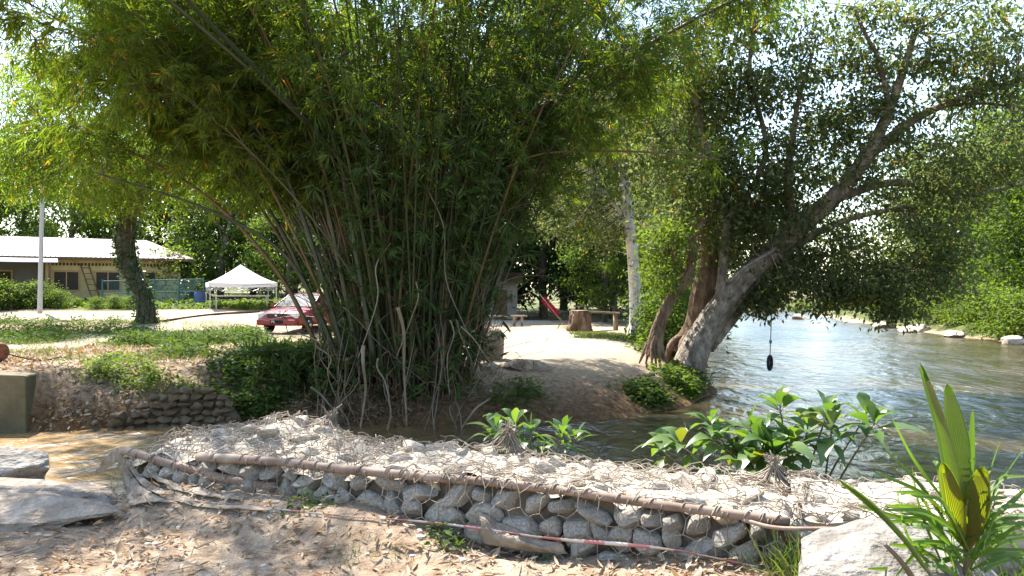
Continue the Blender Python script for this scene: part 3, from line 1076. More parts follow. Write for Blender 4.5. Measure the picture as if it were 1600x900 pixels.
for k_ in range(56):
    a_ = q.uniform(R(-165), R(-15)); r_ = q.uniform(70, 190)
    x0_, y0_ = 1510 + q.normal() * 14, 880 + q.uniform(-40, 40)
    blades.append(((x0_, y0_), (x0_ + .55 * r_ * math.cos(a_), y0_ + .7 * r_ * math.sin(a_)), (x0_ + r_ * math.cos(a_) * 1.1, y0_ + r_ * math.sin(a_) * .8)))
for i, bl in enumerate(blades):
    d0 = 3.3 + q.uniform(-.1, .15)
    pleated([P(u, v, d0 + .12 * j * q.uniform(-1, 1)) for j, (u, v) in enumerate(bl)], .02, M['palm_leaf'], (.5, .6, .6), 1, .003, .4)
tag(MB().tube(bez([P(1382, 850, 3.1), P(1410, 880, 3.1), P(1440, 925, 3.15)], 8), [.008, .014], 6).build("dry_stalk", M['culm_dead']), "dry orange brown stalk lying against the pale boulder", "stalk")


# ------------------------------------------------------------------ grass, weeds, litter
def grass_patch(name, label, pts, h, wdt, per, mat, seed, spread=.12, kind="stuff", lean=.5):
    q = np.random.default_rng(seed)
    pts = np.asarray(pts, float)
    n = len(pts) * per
    p = np.repeat(pts, per, 0)
    xy = p[:, :2] + q.normal(size=(n, 2)) * spread
    z = ground_z(xy[:, 0], xy[:, 1])
    keep = z > WATER + .03
    p = np.column_stack([xy, z - .01])
    d = np.column_stack([q.normal(size=(n, 2)) * lean, np.ones(n)])
    hh = h * q.uniform(.4, 1.3, n)
    m = MB().leaves_hi(p[keep], d[keep], q.normal(size=(n, 3))[keep], hh[keep], wdt, 3, q.uniform(.1, .5, n)[keep], .2, .3)
    o = m.build(name, mat)
    return tag(o, label, "grass", kind=kind)


def weeds(name, label, pts, h, leaf, per, mat, seed, spread=.2, kind="stuff", cat="weeds", zup=1.0):
    q = np.random.default_rng(seed)
    pts = np.asarray(pts, float)
    n = len(pts) * per
    p = np.repeat(pts, per, 0)
    xy = p[:, :2] + q.normal(size=(n, 2)) * spread
    z = ground_z(xy[:, 0], xy[:, 1])
    zz = z + h * q.random(n) ** .9 * np.exp(-((xy - p[:, :2]) ** 2).sum(1) / (2.5 * spread ** 2))
    keep = z > WATER + .02
    d = np.column_stack([q.normal(size=(n, 2)), q.normal(size=n) * .4 + .1])
    nn = np.column_stack([q.normal(size=(n, 2)) * .5, np.ones(n)])
    L = leaf * q.uniform(.5, 1.3, n)
    m = MB().leaves(np.column_stack([xy, zz])[keep], d[keep], nn[keep], L[keep], L[keep] * .45)
    o = m.build(name, mat)
    return tag(o, label, cat, kind=kind)


def scatter(n, x0, x1, y0, y1, q, cond=None):
    xy = np.column_stack([q.uniform(x0, x1, n), q.uniform(y0, y1, n)])
    if cond is not None:
        xy = xy[cond(xy[:, 0], xy[:, 1])]
    return xy


q = np.random.default_rng(11)
# dry leaf litter on the near bank
def litter(name, label, xy, size, seed, lift=.012):
    q = np.random.default_rng(seed)
    n = len(xy)
    z = ground_z(xy[:, 0], xy[:, 1])
    k = z > WATER + .05
    xy, z = xy[k], z[k]; n = len(xy)
    a = q.uniform(0, 2 * PI, n)
    d = np.column_stack([np.cos(a), np.sin(a), q.normal(size=n) * .25])
    nn = np.column_stack([q.normal(size=(n, 2)) * .45, np.ones(n)])
    L = size * q.uniform(.4, 1.5, n)
    p = np.column_stack([xy, z + lift * q.uniform(.3, 1.8, n)])
    o = MB().leaves_hi(p, d, nn, L, L * q.uniform(.22, .45, n), 3, q.normal(size=n) * .35, .5, .45).build(name, M['litter'])
    return tag(o, label, "leaf litter", kind="stuff")


def near_density(x, y):
    return (sdist(x, y, NEAR) > .12) & (q.random(len(x)) < .35 + .65 * smooth(-.35, .35, noise2(x, y, .6, 41)))


litter("leaf_litter", "dry brown leaves scattered over the near bank", scatter(15000, -5.4, 3.0, 3.2, 6.8, q, near_density), .062, 12)
litter("leaf_litter", "dry leaves covering the steep bank beside the concrete block", scatter(20000, -12.5, -2.0, 14.3, 21.5, q, lambda x, y: q.random(len(x)) < .3 + .7 * smooth(-.2, .4, noise2(x, y, 1.3, 43))), .13, 14)
tw = scatter(260, -5, 2.5, 3.6, 6.6, q)
zt = ground_z(tw[:, 0], tw[:, 1]) + .012
a = q.uniform(0, PI, len(tw)); L = q.uniform(.05, .28, len(tw))
A = np.column_stack([tw, zt]); B = A + np.column_stack([np.cos(a) * L, np.sin(a) * L, q.normal(size=len(tw)) * .02])
tag(MB().segs(A, B, .004, .002, 5).build("twig_litter", M['culm_dead']), "small broken twigs lying on the near bank", "twigs", kind="stuff")
pe = scatter(900, -5, 2.6, 3.4, 6.6, q)
V, Fc = rock_mesh(301, 1, (1, .8, .55), 4, .1)
mm = MB()
zt = ground_z(pe[:, 0], pe[:, 1])
for (x, y), z in zip(pe, zt):
    s = .008 + .03 * q.random() ** 4
    mm.add(rot3(V, (0, 0, q.uniform(0, 6))) * s + np.array([x, y, z]), Fc)
tag(mm.build("pebbles", M['stone_pale'], smooth_=False), "small pebbles on the dirt of the near bank", "pebbles", kind="stuff")
# pale rubble on the left bank
ru = scatter(220, -8.5, -6.6, 14.3, 16.4, q, lambda x, y: noise2(x, y, .8, 59) > -.2)
mm = MB(); zt = ground_z(ru[:, 0], ru[:, 1])
for (x, y), z in zip(ru, zt):
    if z < WATER: continue
    s = .025 + .07 * q.random() ** 3
    mm.add(rot3(V, (q.normal() * .3, q.normal() * .3, q.uniform(0, 6))) * s + np.array([x, y, z + .01]), Fc)
tag(mm.build("rubble", M['boulder_brown'], smooth_=False), "pale rubble and chips spilling to the water beside the concrete block", "rubble", kind="stuff")

# small grass tufts in the foreground
gp = scatter(70, -1.2, .2, 4.4, 5.6, q, lambda x, y: noise2(x, y, .4, 51) > .1)
grass_patch("grass", "sparse short grass on the dirt before the stone basket", gp, .07, .006, 9, M['grass'], 5, .05)
tuft = np.array([P(1250, 850, 4.05)[:2] + q.normal(size=2) * .09 for _ in range(26)] + [P(1420, 800, 4.3)[:2] + q.normal(size=2) * np.array([.3, .15]) for _ in range(18)])
grass_patch("grass", "long grass tuft beside the pole end and pale boulder", tuft, .30, .010, 14, M['grass'], 6, .05)
tuft = np.array([P(1560, 900, 3.7)[:2] + q.normal(size=2) * np.array([.3, .15]) for _ in range(24)])
grass_patch("grass", "green grass around the coconut seedling", tuft, .30, .012, 12, M['weed'], 7, .08)
weeds("weeds", "tiny green weeds in front of the stone basket", np.array([P(505, 760, 5.75)[:2], P(470, 835, 5.3)[:2], P(690, 865, 4.9)[:2], P(700, 880, 4.8)[:2], P(520, 830, 5.4)[:2]]), .12, .05, 60, M['weed'], 8, .07)
# left bank weeds
lp = scatter(900, -11.5, -5.6, 18, 27, q, lambda x, y: (noise2(x, y, 1.3, 52) > .28) & (x > -.52 * y + .5) & (x < -.27 * y - .9))
weeds("weeds", "bright green weeds on top of the left bank", lp, .45, .11, 70, M['weed'], 9, .2)
lp = np.vstack([scatter(420, -15, -7, 27, 35, q, lambda x, y: (noise2(x, y, 2.0, 53) > .05) & (x < -.44 * y)), scatter(900, -22, -9, 22, 34.5, q, lambda x, y: (noise2(x, y, 1.6, 53) > .12) & (x < -.45 * y))])
weeds("weeds", "green weeds along the near side of the road", lp, .42, .13, 50, M['weed'], 10, .26)
lp = scatter(1500, -20, -5.6, 16.5, 34, q, lambda x, y: (noise2(x, y, 1.9, 58) > -.15) & (x < -.38 * y + 1.5) & (x > -.66 * y))
grass_patch("grass", "long mixed green and dry grass on the left bank", lp, .30, .014, 10, M['grass'], 20, .22)
lp = np.vstack([scatter(160, -6.2, -3.6, 16.2, 19.5, q), scatter(60, -4.5, -3, 15.6, 17, q)])
weeds("weeds", "dark ground plants between the stone wall and the bamboo", lp, .45, .17, 50, M['bamboo_dark_leaf'], 13, .2)
lp = np.column_stack([q.uniform(-6.6, -4.4, 90), q.uniform(15.25, 15.8, 90)])
weeds("weeds", "trailing weeds hanging over the top of the low stone wall", lp, .3, .12, 34, M['weed'], 25, .13)
lp = scatter(260, -8.8, -6.2, 15.5, 18, q, lambda x, y: noise2(x, y, .8, 54) > .2)
weeds("weeds", "low light green weeds on the rubble bank by the concrete block", lp, .22, .09, 26, M['light_leaf'], 15, .12)
lp = np.array([P(1075, 595, 19)[:2] + q.normal(size=2) * np.array([.35, .5]) for _ in range(50)] + [P(1020, 625, 17.2)[:2] + q.normal(size=2) * .25 for _ in range(26)] + [P(820, 635, 16.2)[:2] + q.normal(size=2) * np.array([.6, .2]) for _ in range(7)])
weeds("weeds", "dark clumps of weeds on the water edge of the sand bank", lp, .4, .14, 60, M['mid_leaf'], 16, .18)
lp = scatter(700, 2.2, 4.6, 26, 30, q, lambda x, y: noise2(x, y, 1, 55) > -.3)
grass_patch("grass", "sunlit short grass at the foot of the pale trunk", lp, .16, .02, 8, M['grass'], 17, .15)
lp = scatter(700, 3.6, 8.5, 23.5, 36, q, lambda x, y: x > .168 * y)
weeds("weeds", "tall green undergrowth behind the curved trunk", lp, .9, .22, 40, M['mid_leaf'], 18, .3)
lp = scatter(700, -30, -6, 43.2, 48, q, lambda x, y: noise2(x, y, 3, 57) > -.25)
weeds("weeds", "sunlit grass and weeds between the road and the house", lp, .35, .25, 30, M['light_leaf'], 19, .35)


# ------------------------------------------------------------------ bamboo clump
q = np.random.default_rng(23)
BC = np.array([-2.15, 16.6, gz(-2.1, 16.8)])
clump = thing("bamboo_clump", "huge bamboo clump with fanning culms at the water edge", "bamboo", tuple(BC))


def fan_leaves(m, p, d, qq, L, W, per=6):
    """sprays of lance leaves: alternate leaves fanned in one plane at each twig point, drooping"""
    n = len(p)
    d = nrm(np.asarray(d) + np.array([0, 0, -.35]))
    pn = nrm(qq.normal(size=(n, 3)) * .55 + np.array([0, 0, .8]))
    sd_ = nrm(np.cross(d, pn))
    size = qq.uniform(.7, 1.25, n)
    P_, D_, N_, L_ = [], [], [], []
    for k in range(per):
        sgn = 1 if k % 2 else -1
        f = k / max(per - 1, 1)
        ang = sgn * (R(62) * (1 - f) + R(8)) + qq.normal(size=n) * .16
        dk = d * np.cos(ang)[:, None] + sd_ * np.sin(ang)[:, None] + np.array([0, 0, -.22]) * qq.uniform(.3, 1.6, n)[:, None]
        P_.append(p + d * (.10 * (f - .6) * size)[:, None]); D_.append(dk); N_.append(pn + qq.normal(size=(n, 3)) * .3)
        L_.append(L * size * (.65 + .5 * math.sin(PI * (.2 + .6 * f))) * qq.uniform(.8, 1.2, n))
    Ls = np.concatenate(L_)
    m.leaves(np.concatenate(P_), np.concatenate(D_), np.concatenate(N_), Ls, W * (.6 + .4 * Ls / L), .25, .33)


def culm(pts, r0, r1, mat, leafy, qq, s_leaf=.32, tw_len=(.5, 1.5), ntw=70, leafmat='bamboo_leaf', L=.20, W=.026):
    n = 34
    pts = bez(pts, n)
    o = MB()
    t = np.linspace(0, 1, n)
    rad = r0 + (r1 - r0) * t
    # swollen nodes
    rad = rad * (1 + .10 * (np.arange(n) % 2))
    o.tube(pts, rad, 7)
    c = o.build("culm", mat, clump, org=tuple(pts[0]))
    if leafy <= 0:
        return c
    m = int(ntw * leafy)
    f = s_leaf + (1 - s_leaf) * qq.random(m) ** .85
    zf_ = pts[np.minimum((f * (n - 1)).astype(int), n - 1)]
    f = f[~((zf_[:, 0] < -3.0) & (zf_[:, 2] < 3.6))]
    if pts[0][1] > 14 and len(f):
        zf_ = pts[np.minimum((f * (n - 1)).astype(int), n - 1)]
        f = f[~((zf_[:, 1] < BC[1] - .4) & (zf_[:, 0] > -4.6) & (zf_[:, 0] < 1.6) & (zf_[:, 1] > 11.5) & (zf_[:, 2] < 7.6) & (qq.random(len(f)) < .66))]
    m = len(f)
    if m == 0:
        return c
    i = f * (n - 1); i0 = np.minimum(i.astype(int), n - 2)
    A = pts[i0] + (pts[i0 + 1] - pts[i0]) * (i - i0)[:, None]
    tan = nrm(pts[i0 + 1] - pts[i0])
    D = nrm(tan * .5 + qq.normal(size=(m, 3)) * .75 + np.array([0, 0, .1]))
    L_ = qq.uniform(tw_len[0], tw_len[1], m) * (1.15 - .5 * f)
    pr = A
    tb = MB(); fp, fd = [], []
    dd = D.copy()
    for k in range(4):
        nx = pr + dd * (L_ / 4)[:, None]
        tb.segs(pr, nx, .007 - .0013 * k, .0057 - .0013 * k, 3)
        if k >= 1:
            fp.append(nx); fd.append(nrm(dd + qq.normal(size=dd.shape) * .35))
            o_ = qq.normal(size=nx.shape) * .13
            tb.segs((nx + pr) / 2, (nx + pr) / 2 + o_, .003, .002, 3)
            fp.append((nx + pr) / 2 + o_); fd.append(nrm(dd * .6 + o_ * 5))
            o_ = qq.normal(size=nx.shape) * .16
            tb.segs(nx, nx + o_, .003, .002, 3)
            fp.append(nx + o_); fd.append(nrm(dd * .5 + o_ * 5))
        dd = nrm(dd + np.array([0, 0, -.22]) + qq.normal(size=dd.shape) * .18)
        pr = nx
    tb.build("twigs", M['twig'], c, org=tuple(pts[0]))
    lm = MB()
    fp = np.concatenate(fp); fd = np.concatenate(fd)
    kp = ~((fp[:, 0] < -3.0) & (fp[:, 2] < 3.1))
    fan_leaves(lm, fp[kp], fd[kp], qq, L, W, 6)
    lm.build("foliage", M[leafmat], c, org=tuple(pts[0]))
    return c


def arc_points(base, az, lean0, bend, length, n=9, wob=.03, qq=q):
    p = np.array(base, float); out = [p]
    for k in range(n):
        t = (k + .5) / n
        th = min(lean0 + bend * t ** 1.5, R(125))
        az2 = az + qq.normal() * wob
        p = p + np.array([math.cos(az2) * math.sin(th), math.sin(az2) * math.sin(th), math.cos(th)]) * length / n
        out.append(p)
    return out


NC = 66
for i in range(NC):
    th = q.uniform(0, 2 * PI); r_ = math.sqrt(q.random())
    bx = BC[0] + 1.35 * r_ * math.cos(th); by = BC[1] + .2 + 1.2 * r_ * math.sin(th)
    az = th + q.normal() * .35
    if i % 3 == 0: az = PI + q.normal() * .45           # many culms sweep out over the left
    left_ = max(0, -math.cos(az))
    lean = R(2 + 17 * r_ ** 1.2 * q.uniform(.4, 1.2) + 6 * left_)
    bend = R(q.uniform(24, 66) + 14 * left_)
    Ln = q.uniform(9.0, 13.5)
    if math.sin(az) < -.3: Ln *= .86; bend *= .9
    mat = M['culm_green'] if q.random() < .6 else M['culm_brown']
    z0 = gz(bx, by) - .1
    cen = max(0, -math.sin(az)) ** 1.5              # culms that lean to the viewer keep their lower half bare
    if left_ > .5: cen *= .4
    culm(arc_points((bx, by, z0), az, lean, bend, Ln), q.uniform(.022, .042), .009, mat, q.uniform(.8, 1.3) * (1 - .25 * cen), q, q.uniform(.32, .42) + .16 * cen)
for (x1, y1, z1, x2, y2) in [(-5.2, 11.5, 6.4, -4.2, 8.2), (-6.0, 12.2, 6.7, -5.5, 9.5)]:  # extra culms arching overhead, added to dapple shade on the near bank
    bx, by = -2.4 + q.normal() * .6, 15.9 + q.normal() * .3
    culm([(bx, by, gz(bx, by) - .1), (bx * .7 + x1 * .3, by - 1.2, 3.6), (x1, y1, z1), (x2, y2, 6.5 + q.normal() * .3), (x2 + .2, y2 - 1.2, 5.7)], .05, .01, M['culm_green'], 1.1, q, .52, L=.16, W=.022)
# culms whose lines the eye can follow
B0 = (-1.35, 16.3, gz(-1.35, 16.3) - .1)
culm([B0, P(697, 400, 16.2), P(740, 270, 15.9), P(850, 165, 15.5), P(985, 85, 15), P(1130, 8, 14.6), P(1260, -40, 14.2)], .06, .02, M['culm_brown'], .8, q, .6)
culm([(-1.6, 16.0, -.7), P(702, 330, 15.8), P(735, 150, 15.5), P(775, 0, 15.3), P(800, -130, 15)], .06, .03, M['culm_brown'], .5, q, .6)
culm([(-1.45, 15.9, -.7), P(706, 330, 15.7), P(714, 150, 15.4), P(722, 0, 15.2), P(726, -140, 15)], .06, .03, M['culm_brown'], .5, q, .6)
culm([(-2.0, 16.0, -.7), P(628, 330, 15.8), P(600, 150, 15.5), P(565, -20, 15.2), P(540, -140, 15)], .05, .03, M['culm_green'], .5, q, .6)
culm([P(790, 262, 15.4), P(850, 240, 15.3), P(960, 236, 15.2), P(1060, 241, 15.1), P(1125, 250, 15)], .025, .012, M['culm_brown'], .3, q, .2)
for (a, b_, c, d) in [((520, 560), (450, 380), (350, 230), (190, 70)), ((540, 560), (470, 330), (400, 200), (250, 40)), ((515, 580), (430, 420), (300, 290), (100, 190)),
                      ((560, 560), (505, 300), (440, 120), (360, -40)), ((535, 575), (455, 410), (330, 330), (150, 270)), ((585, 570), (540, 300), (500, 120), (450, -60))]:
    dd = q.uniform(15.2, 16.6)
    culm([P(*a, dd), P(*b_, dd - .3), P(*c, dd - .8), P(*d, dd - 1.4)], .05, .015, M['culm_green'] if q.random() < .5 else M['culm_brown'], 1.1, q, .4)
# dead canes and fallen sticks at the foot
for line, r0 in [(((488, 605), (515, 635), (548, 670)), .045), (((568, 540), (566, 610), (563, 672)), .05), (((545, 560), (540, 620), (556, 668)), .03), (((622, 480), (628, 580), (640, 670)), .05),
                 (((590, 560), (600, 600), (612, 655)), .03), (((675, 300), (700, 440), (745, 530), (800, 580)), .022), (((712, 500), (735, 560), (748, 600)), .018), (((720, 510), (760, 560), (790, 600)), .016),
                 (((705, 500), (703, 560), (700, 620)), .02), (((500, 540), (520, 590), (552, 668)), .025), (((610, 380), (590, 470), (560, 560)), .02), (((770, 610), (745, 640), (712, 682)), .04),
                 (((655, 440), (640, 500), (618, 560)), .02), (((470, 520), (500, 560), (530, 600)), .02), (((540, 480), (600, 540), (660, 600)), .016)]:
    dd = 14.75
    culm([P(l[0] + q.normal() * 4, l[1], dd + q.uniform(-.15, .25)) for l in (line[0], ((line[0][0] * .6 + line[1][0] * .4) + q.normal() * 7, line[0][1] * .6 + line[1][1] * .4), line[1], line[2])], r0 * .72, r0 * .35, M['culm_dead'], 0, q)
# the crowded inside of the clump, past counting
ic = MB(); ift = []; ifd = []
for k in range(240):
    th = q.uniform(0, 2 * PI); r_ = math.sqrt(q.random()) * .95
    bx = BC[0] + 1.3 * r_ * math.cos(th); by = BC[1] + .35 + 1.2 * r_ * math.sin(th)
    pts = bez(arc_points((bx, by, gz(bx, by) - .1), th + q.normal() * .6, R(1 + 17 * r_ * q.uniform(.4, 1.2)), R(q.uniform(5, 50)), q.uniform(5, 12)), 22)
    ic.tube(pts, [q.uniform(.014, .03), .007], 5, False)
    m_ = 46
    f = np.sort(q.uniform(.42, 1, m_)); ii = (f * 21).astype(int)
    ift.append(pts[ii] + q.normal(size=(m_, 3)) * .38); ifd.append(q.normal(size=(m_, 3)))
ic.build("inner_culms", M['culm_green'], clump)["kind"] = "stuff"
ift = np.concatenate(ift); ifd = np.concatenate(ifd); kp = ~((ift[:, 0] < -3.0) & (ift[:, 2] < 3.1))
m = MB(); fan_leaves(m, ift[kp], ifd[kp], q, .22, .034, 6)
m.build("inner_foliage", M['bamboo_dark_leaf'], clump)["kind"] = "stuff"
# thin bare side canes in the middle
bare = MB()
for k in range(800):
    a = q.uniform(0, 2 * PI)
    b0 = np.array([BC[0] + 1.7 * q.uniform(-1, 1), BC[1] + q.uniform(-1.3, 1.0), q.uniform(-.4, 5.2)])
    pts = arc_points(b0, a, R(q.uniform(5, 75)), R(q.uniform(-10, 70)), q.uniform(.8, 2.8), 5, .2)
    bare.tube(bez(pts, 9), [q.uniform(.005, .011), .003], 4, False)
for k in range(26):
    x0 = q.choice([q.normal() * .35 - 3.3, q.uniform(-3.7, -.9)]); y0 = q.uniform(14.6, 15.3)
    a = np.array([x0 + q.normal() * .35, y0 + .5, q.uniform(-.2, 1.3)]); b = np.array([x0, y0 - .2, max(-.95, gz(x0, y0 - .2) - .05)])
    bare.tube(bez([a, a * .6 + b * .4 + q.normal(size=3) * .1, a * .25 + b * .75 + q.normal(size=3) * .07, b], 10), [.006, q.uniform(.010, .018)], 5, False)
bare.build("side_canes", M['dry_cane'], clump)["kind"] = "stuff"
# low leafy shoots
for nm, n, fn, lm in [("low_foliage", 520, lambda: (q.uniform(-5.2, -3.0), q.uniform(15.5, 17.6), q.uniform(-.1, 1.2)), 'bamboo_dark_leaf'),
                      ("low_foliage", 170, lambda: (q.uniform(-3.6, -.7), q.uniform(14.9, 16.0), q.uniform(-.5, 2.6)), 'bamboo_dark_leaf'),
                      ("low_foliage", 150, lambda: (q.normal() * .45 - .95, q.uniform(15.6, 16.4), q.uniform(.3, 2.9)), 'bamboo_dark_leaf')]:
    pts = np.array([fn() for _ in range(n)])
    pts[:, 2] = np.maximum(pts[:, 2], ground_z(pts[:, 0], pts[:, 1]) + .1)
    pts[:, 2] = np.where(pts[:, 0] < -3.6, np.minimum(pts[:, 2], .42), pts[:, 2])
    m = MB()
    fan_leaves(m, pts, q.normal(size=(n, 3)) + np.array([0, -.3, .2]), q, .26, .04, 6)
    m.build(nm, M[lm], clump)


n = 1900
pts = np.column_stack([BC[0] + q.normal(size=n) * 1.0, BC[1] - .6 + q.normal(size=n) * .8, np.zeros(n)])
pts[:, 2] = ground_z(pts[:, 0], pts[:, 1]) + .03 + q.random(n) ** 2 * 1.3
m = MB().leaves_hi(pts, q.normal(size=(n, 3)) + np.array([0, 0, -.4]), q.normal(size=(n, 3)), q.uniform(.12, .38, n), q.uniform(.012, .035, n), 3, .4, .4)
m.build("dry_sheaths", M['sheath'], clump)["kind"] = "stuff"


# ------------------------------------------------------------------ trees
def crown(m, tw, blobs, L, W, per, cl_r, qq, limbs=None, droop=-.25, tw_r=.012):
    lp = np.concatenate(limbs) if limbs else None
    for (c, rad, ncl) in blobs:
        d = nrm(qq.normal(size=(ncl, 3)))
        rr_ = qq.random(ncl) ** .45
        cc = np.array(c) + d * np.array(rad) * rr_[:, None]
        if lp is not None and tw is not None:
            for k in range(0, ncl, 3):
                j = np.argmin(((lp - cc[k]) ** 2).sum(1) + qq.random(len(lp)) * .5)
                mid = (lp[j] + cc[k]) / 2 + qq.normal(size=3) * .12 * np.linalg.norm(lp[j] - cc[k])
                pts = bez([lp[j], mid, cc[k]], 6)
                tw.segs(pts[:-1], pts[1:], np.linspace(tw_r * 1.8, tw_r * .6, 5), np.linspace(tw_r * 1.5, tw_r * .4, 5), 4)
        n = ncl * per
        p = np.repeat(cc, per, 0) + qq.normal(size=(n, 3)) * cl_r * np.array([1, 1, .55])
        od = np.repeat(d, per, 0)
        D = od * .3 + qq.normal(size=(n, 3)) * .6 + np.array([0, 0, droop])
        N_ = qq.normal(size=(n, 3)) * .55 + np.array([0, 0, 1.0])
        Ls = L * qq.uniform(.6, 1.3, n)
        m.leaves(p, D, N_, Ls, Ls * W, .3, .45)


def tree(name, label, base, trunk, radii, limbs, blobs, L, W, per, cl_r, leafmat, bark, seed, group=None, droop=-.25, sides=14, flare=1.0, cat="tree", tw_r=.012):
    qq = np.random.default_rng(seed)
    base = np.array(base, float)
    t = thing(name, label, cat, tuple(base), group)
    tp = bez(trunk, 40)
    rad = np.interp(np.linspace(0, 1, 40), np.linspace(0, 1, len(radii)), radii)
    k = MB()
    ang = np.arange(sides)
    if L < .26 and name != 'vine_clad_tree':
        na, ns_ = 140, 40
        tf = bez(trunk, na); rf = np.interp(np.linspace(0, 1, na), np.linspace(0, 1, len(radii)), radii)
        tan = nrm(np.gradient(tf, axis=0)); u0 = nrm(np.cross(tan, [0, 1.0, .05])); v0 = np.cross(tan, u0)
        an = np.linspace(0, 2 * PI, ns_ + 1)
        ring = np.stack([np.cos(an), np.sin(an)], -1)
        ln = np.concatenate([[0], np.cumsum(np.linalg.norm(np.diff(tf, axis=0), axis=1))])
        cc = np.zeros((na, ns_ + 1, 3)); cc[..., 0] = ring[None, :, 0]; cc[..., 1] = ring[None, :, 1]; cc[..., 2] = ln[:, None]
        dsp = .16 * noise3(cc * np.array([1.1, 1.1, .5]), seed) + .10 * (1 - 2 * np.abs(noise3(cc * np.array([3.2, 3.2, .7]), seed + 1))) + .05 * noise3(cc * np.array([7, 7, 3.0]), seed + 2)
        dsp *= (.35 if 'pale' in name else 1.0)
        k.grid(tf[:, None] + (rf[:, None] * (1 + dsp))[..., None] * (ring[None, :, :1] * u0[:, None] + ring[None, :, 1:] * v0[:, None]))
    else:
        k.tube(tp, rad * (1 + .09 * noise2(np.arange(40.), np.zeros(40), 2.2, seed)), sides)
    if flare:
        for j in range(6):
            a = j / 6 * 2 * PI + qq.uniform(-.3, .3)
            o = np.array([math.cos(a), math.sin(a), 0])
            e = base + o * radii[0] * qq.uniform(1.3, 1.3 + .8 * flare); e[2] = max(gz(e[0], e[1]) - .04, base[2] - .5)
            k.tube(bez([tp[5] + o * rad[5] * .35, base + o * radii[0] * .95 + np.array([0, 0, .12]), e], 10), [rad[5] * .45, radii[0] * .32, radii[0] * .08], 7)
    tr = k.build("trunk", bark, t)
    ls = [tp[14:]]
    for lp, r0, r1 in limbs:
        pts = bez(lp, 24)
        pts = pts + np.stack([noise2(np.arange(24.), np.full(24, 1.0 * i), 4, seed + 3) for i in range(3)], -1) * r0 * .5
        MB().tube(pts, np.linspace(r0, r1, 24), 9).build("limb", bark, t)
        ls.append(pts)
    m = MB(); tw = MB()
    crown(m, tw, blobs, L, W, per, cl_r, qq, ls, droop, tw_r)
    if tw.n: tw.build("branches", bark, t)
    m.build("crown", leafmat, t)
    return t


def bl(u, v, d, ru, rv, rd, n):
    return (P(u, v, d), (ru / F * d, rd, rv / F * d), n)


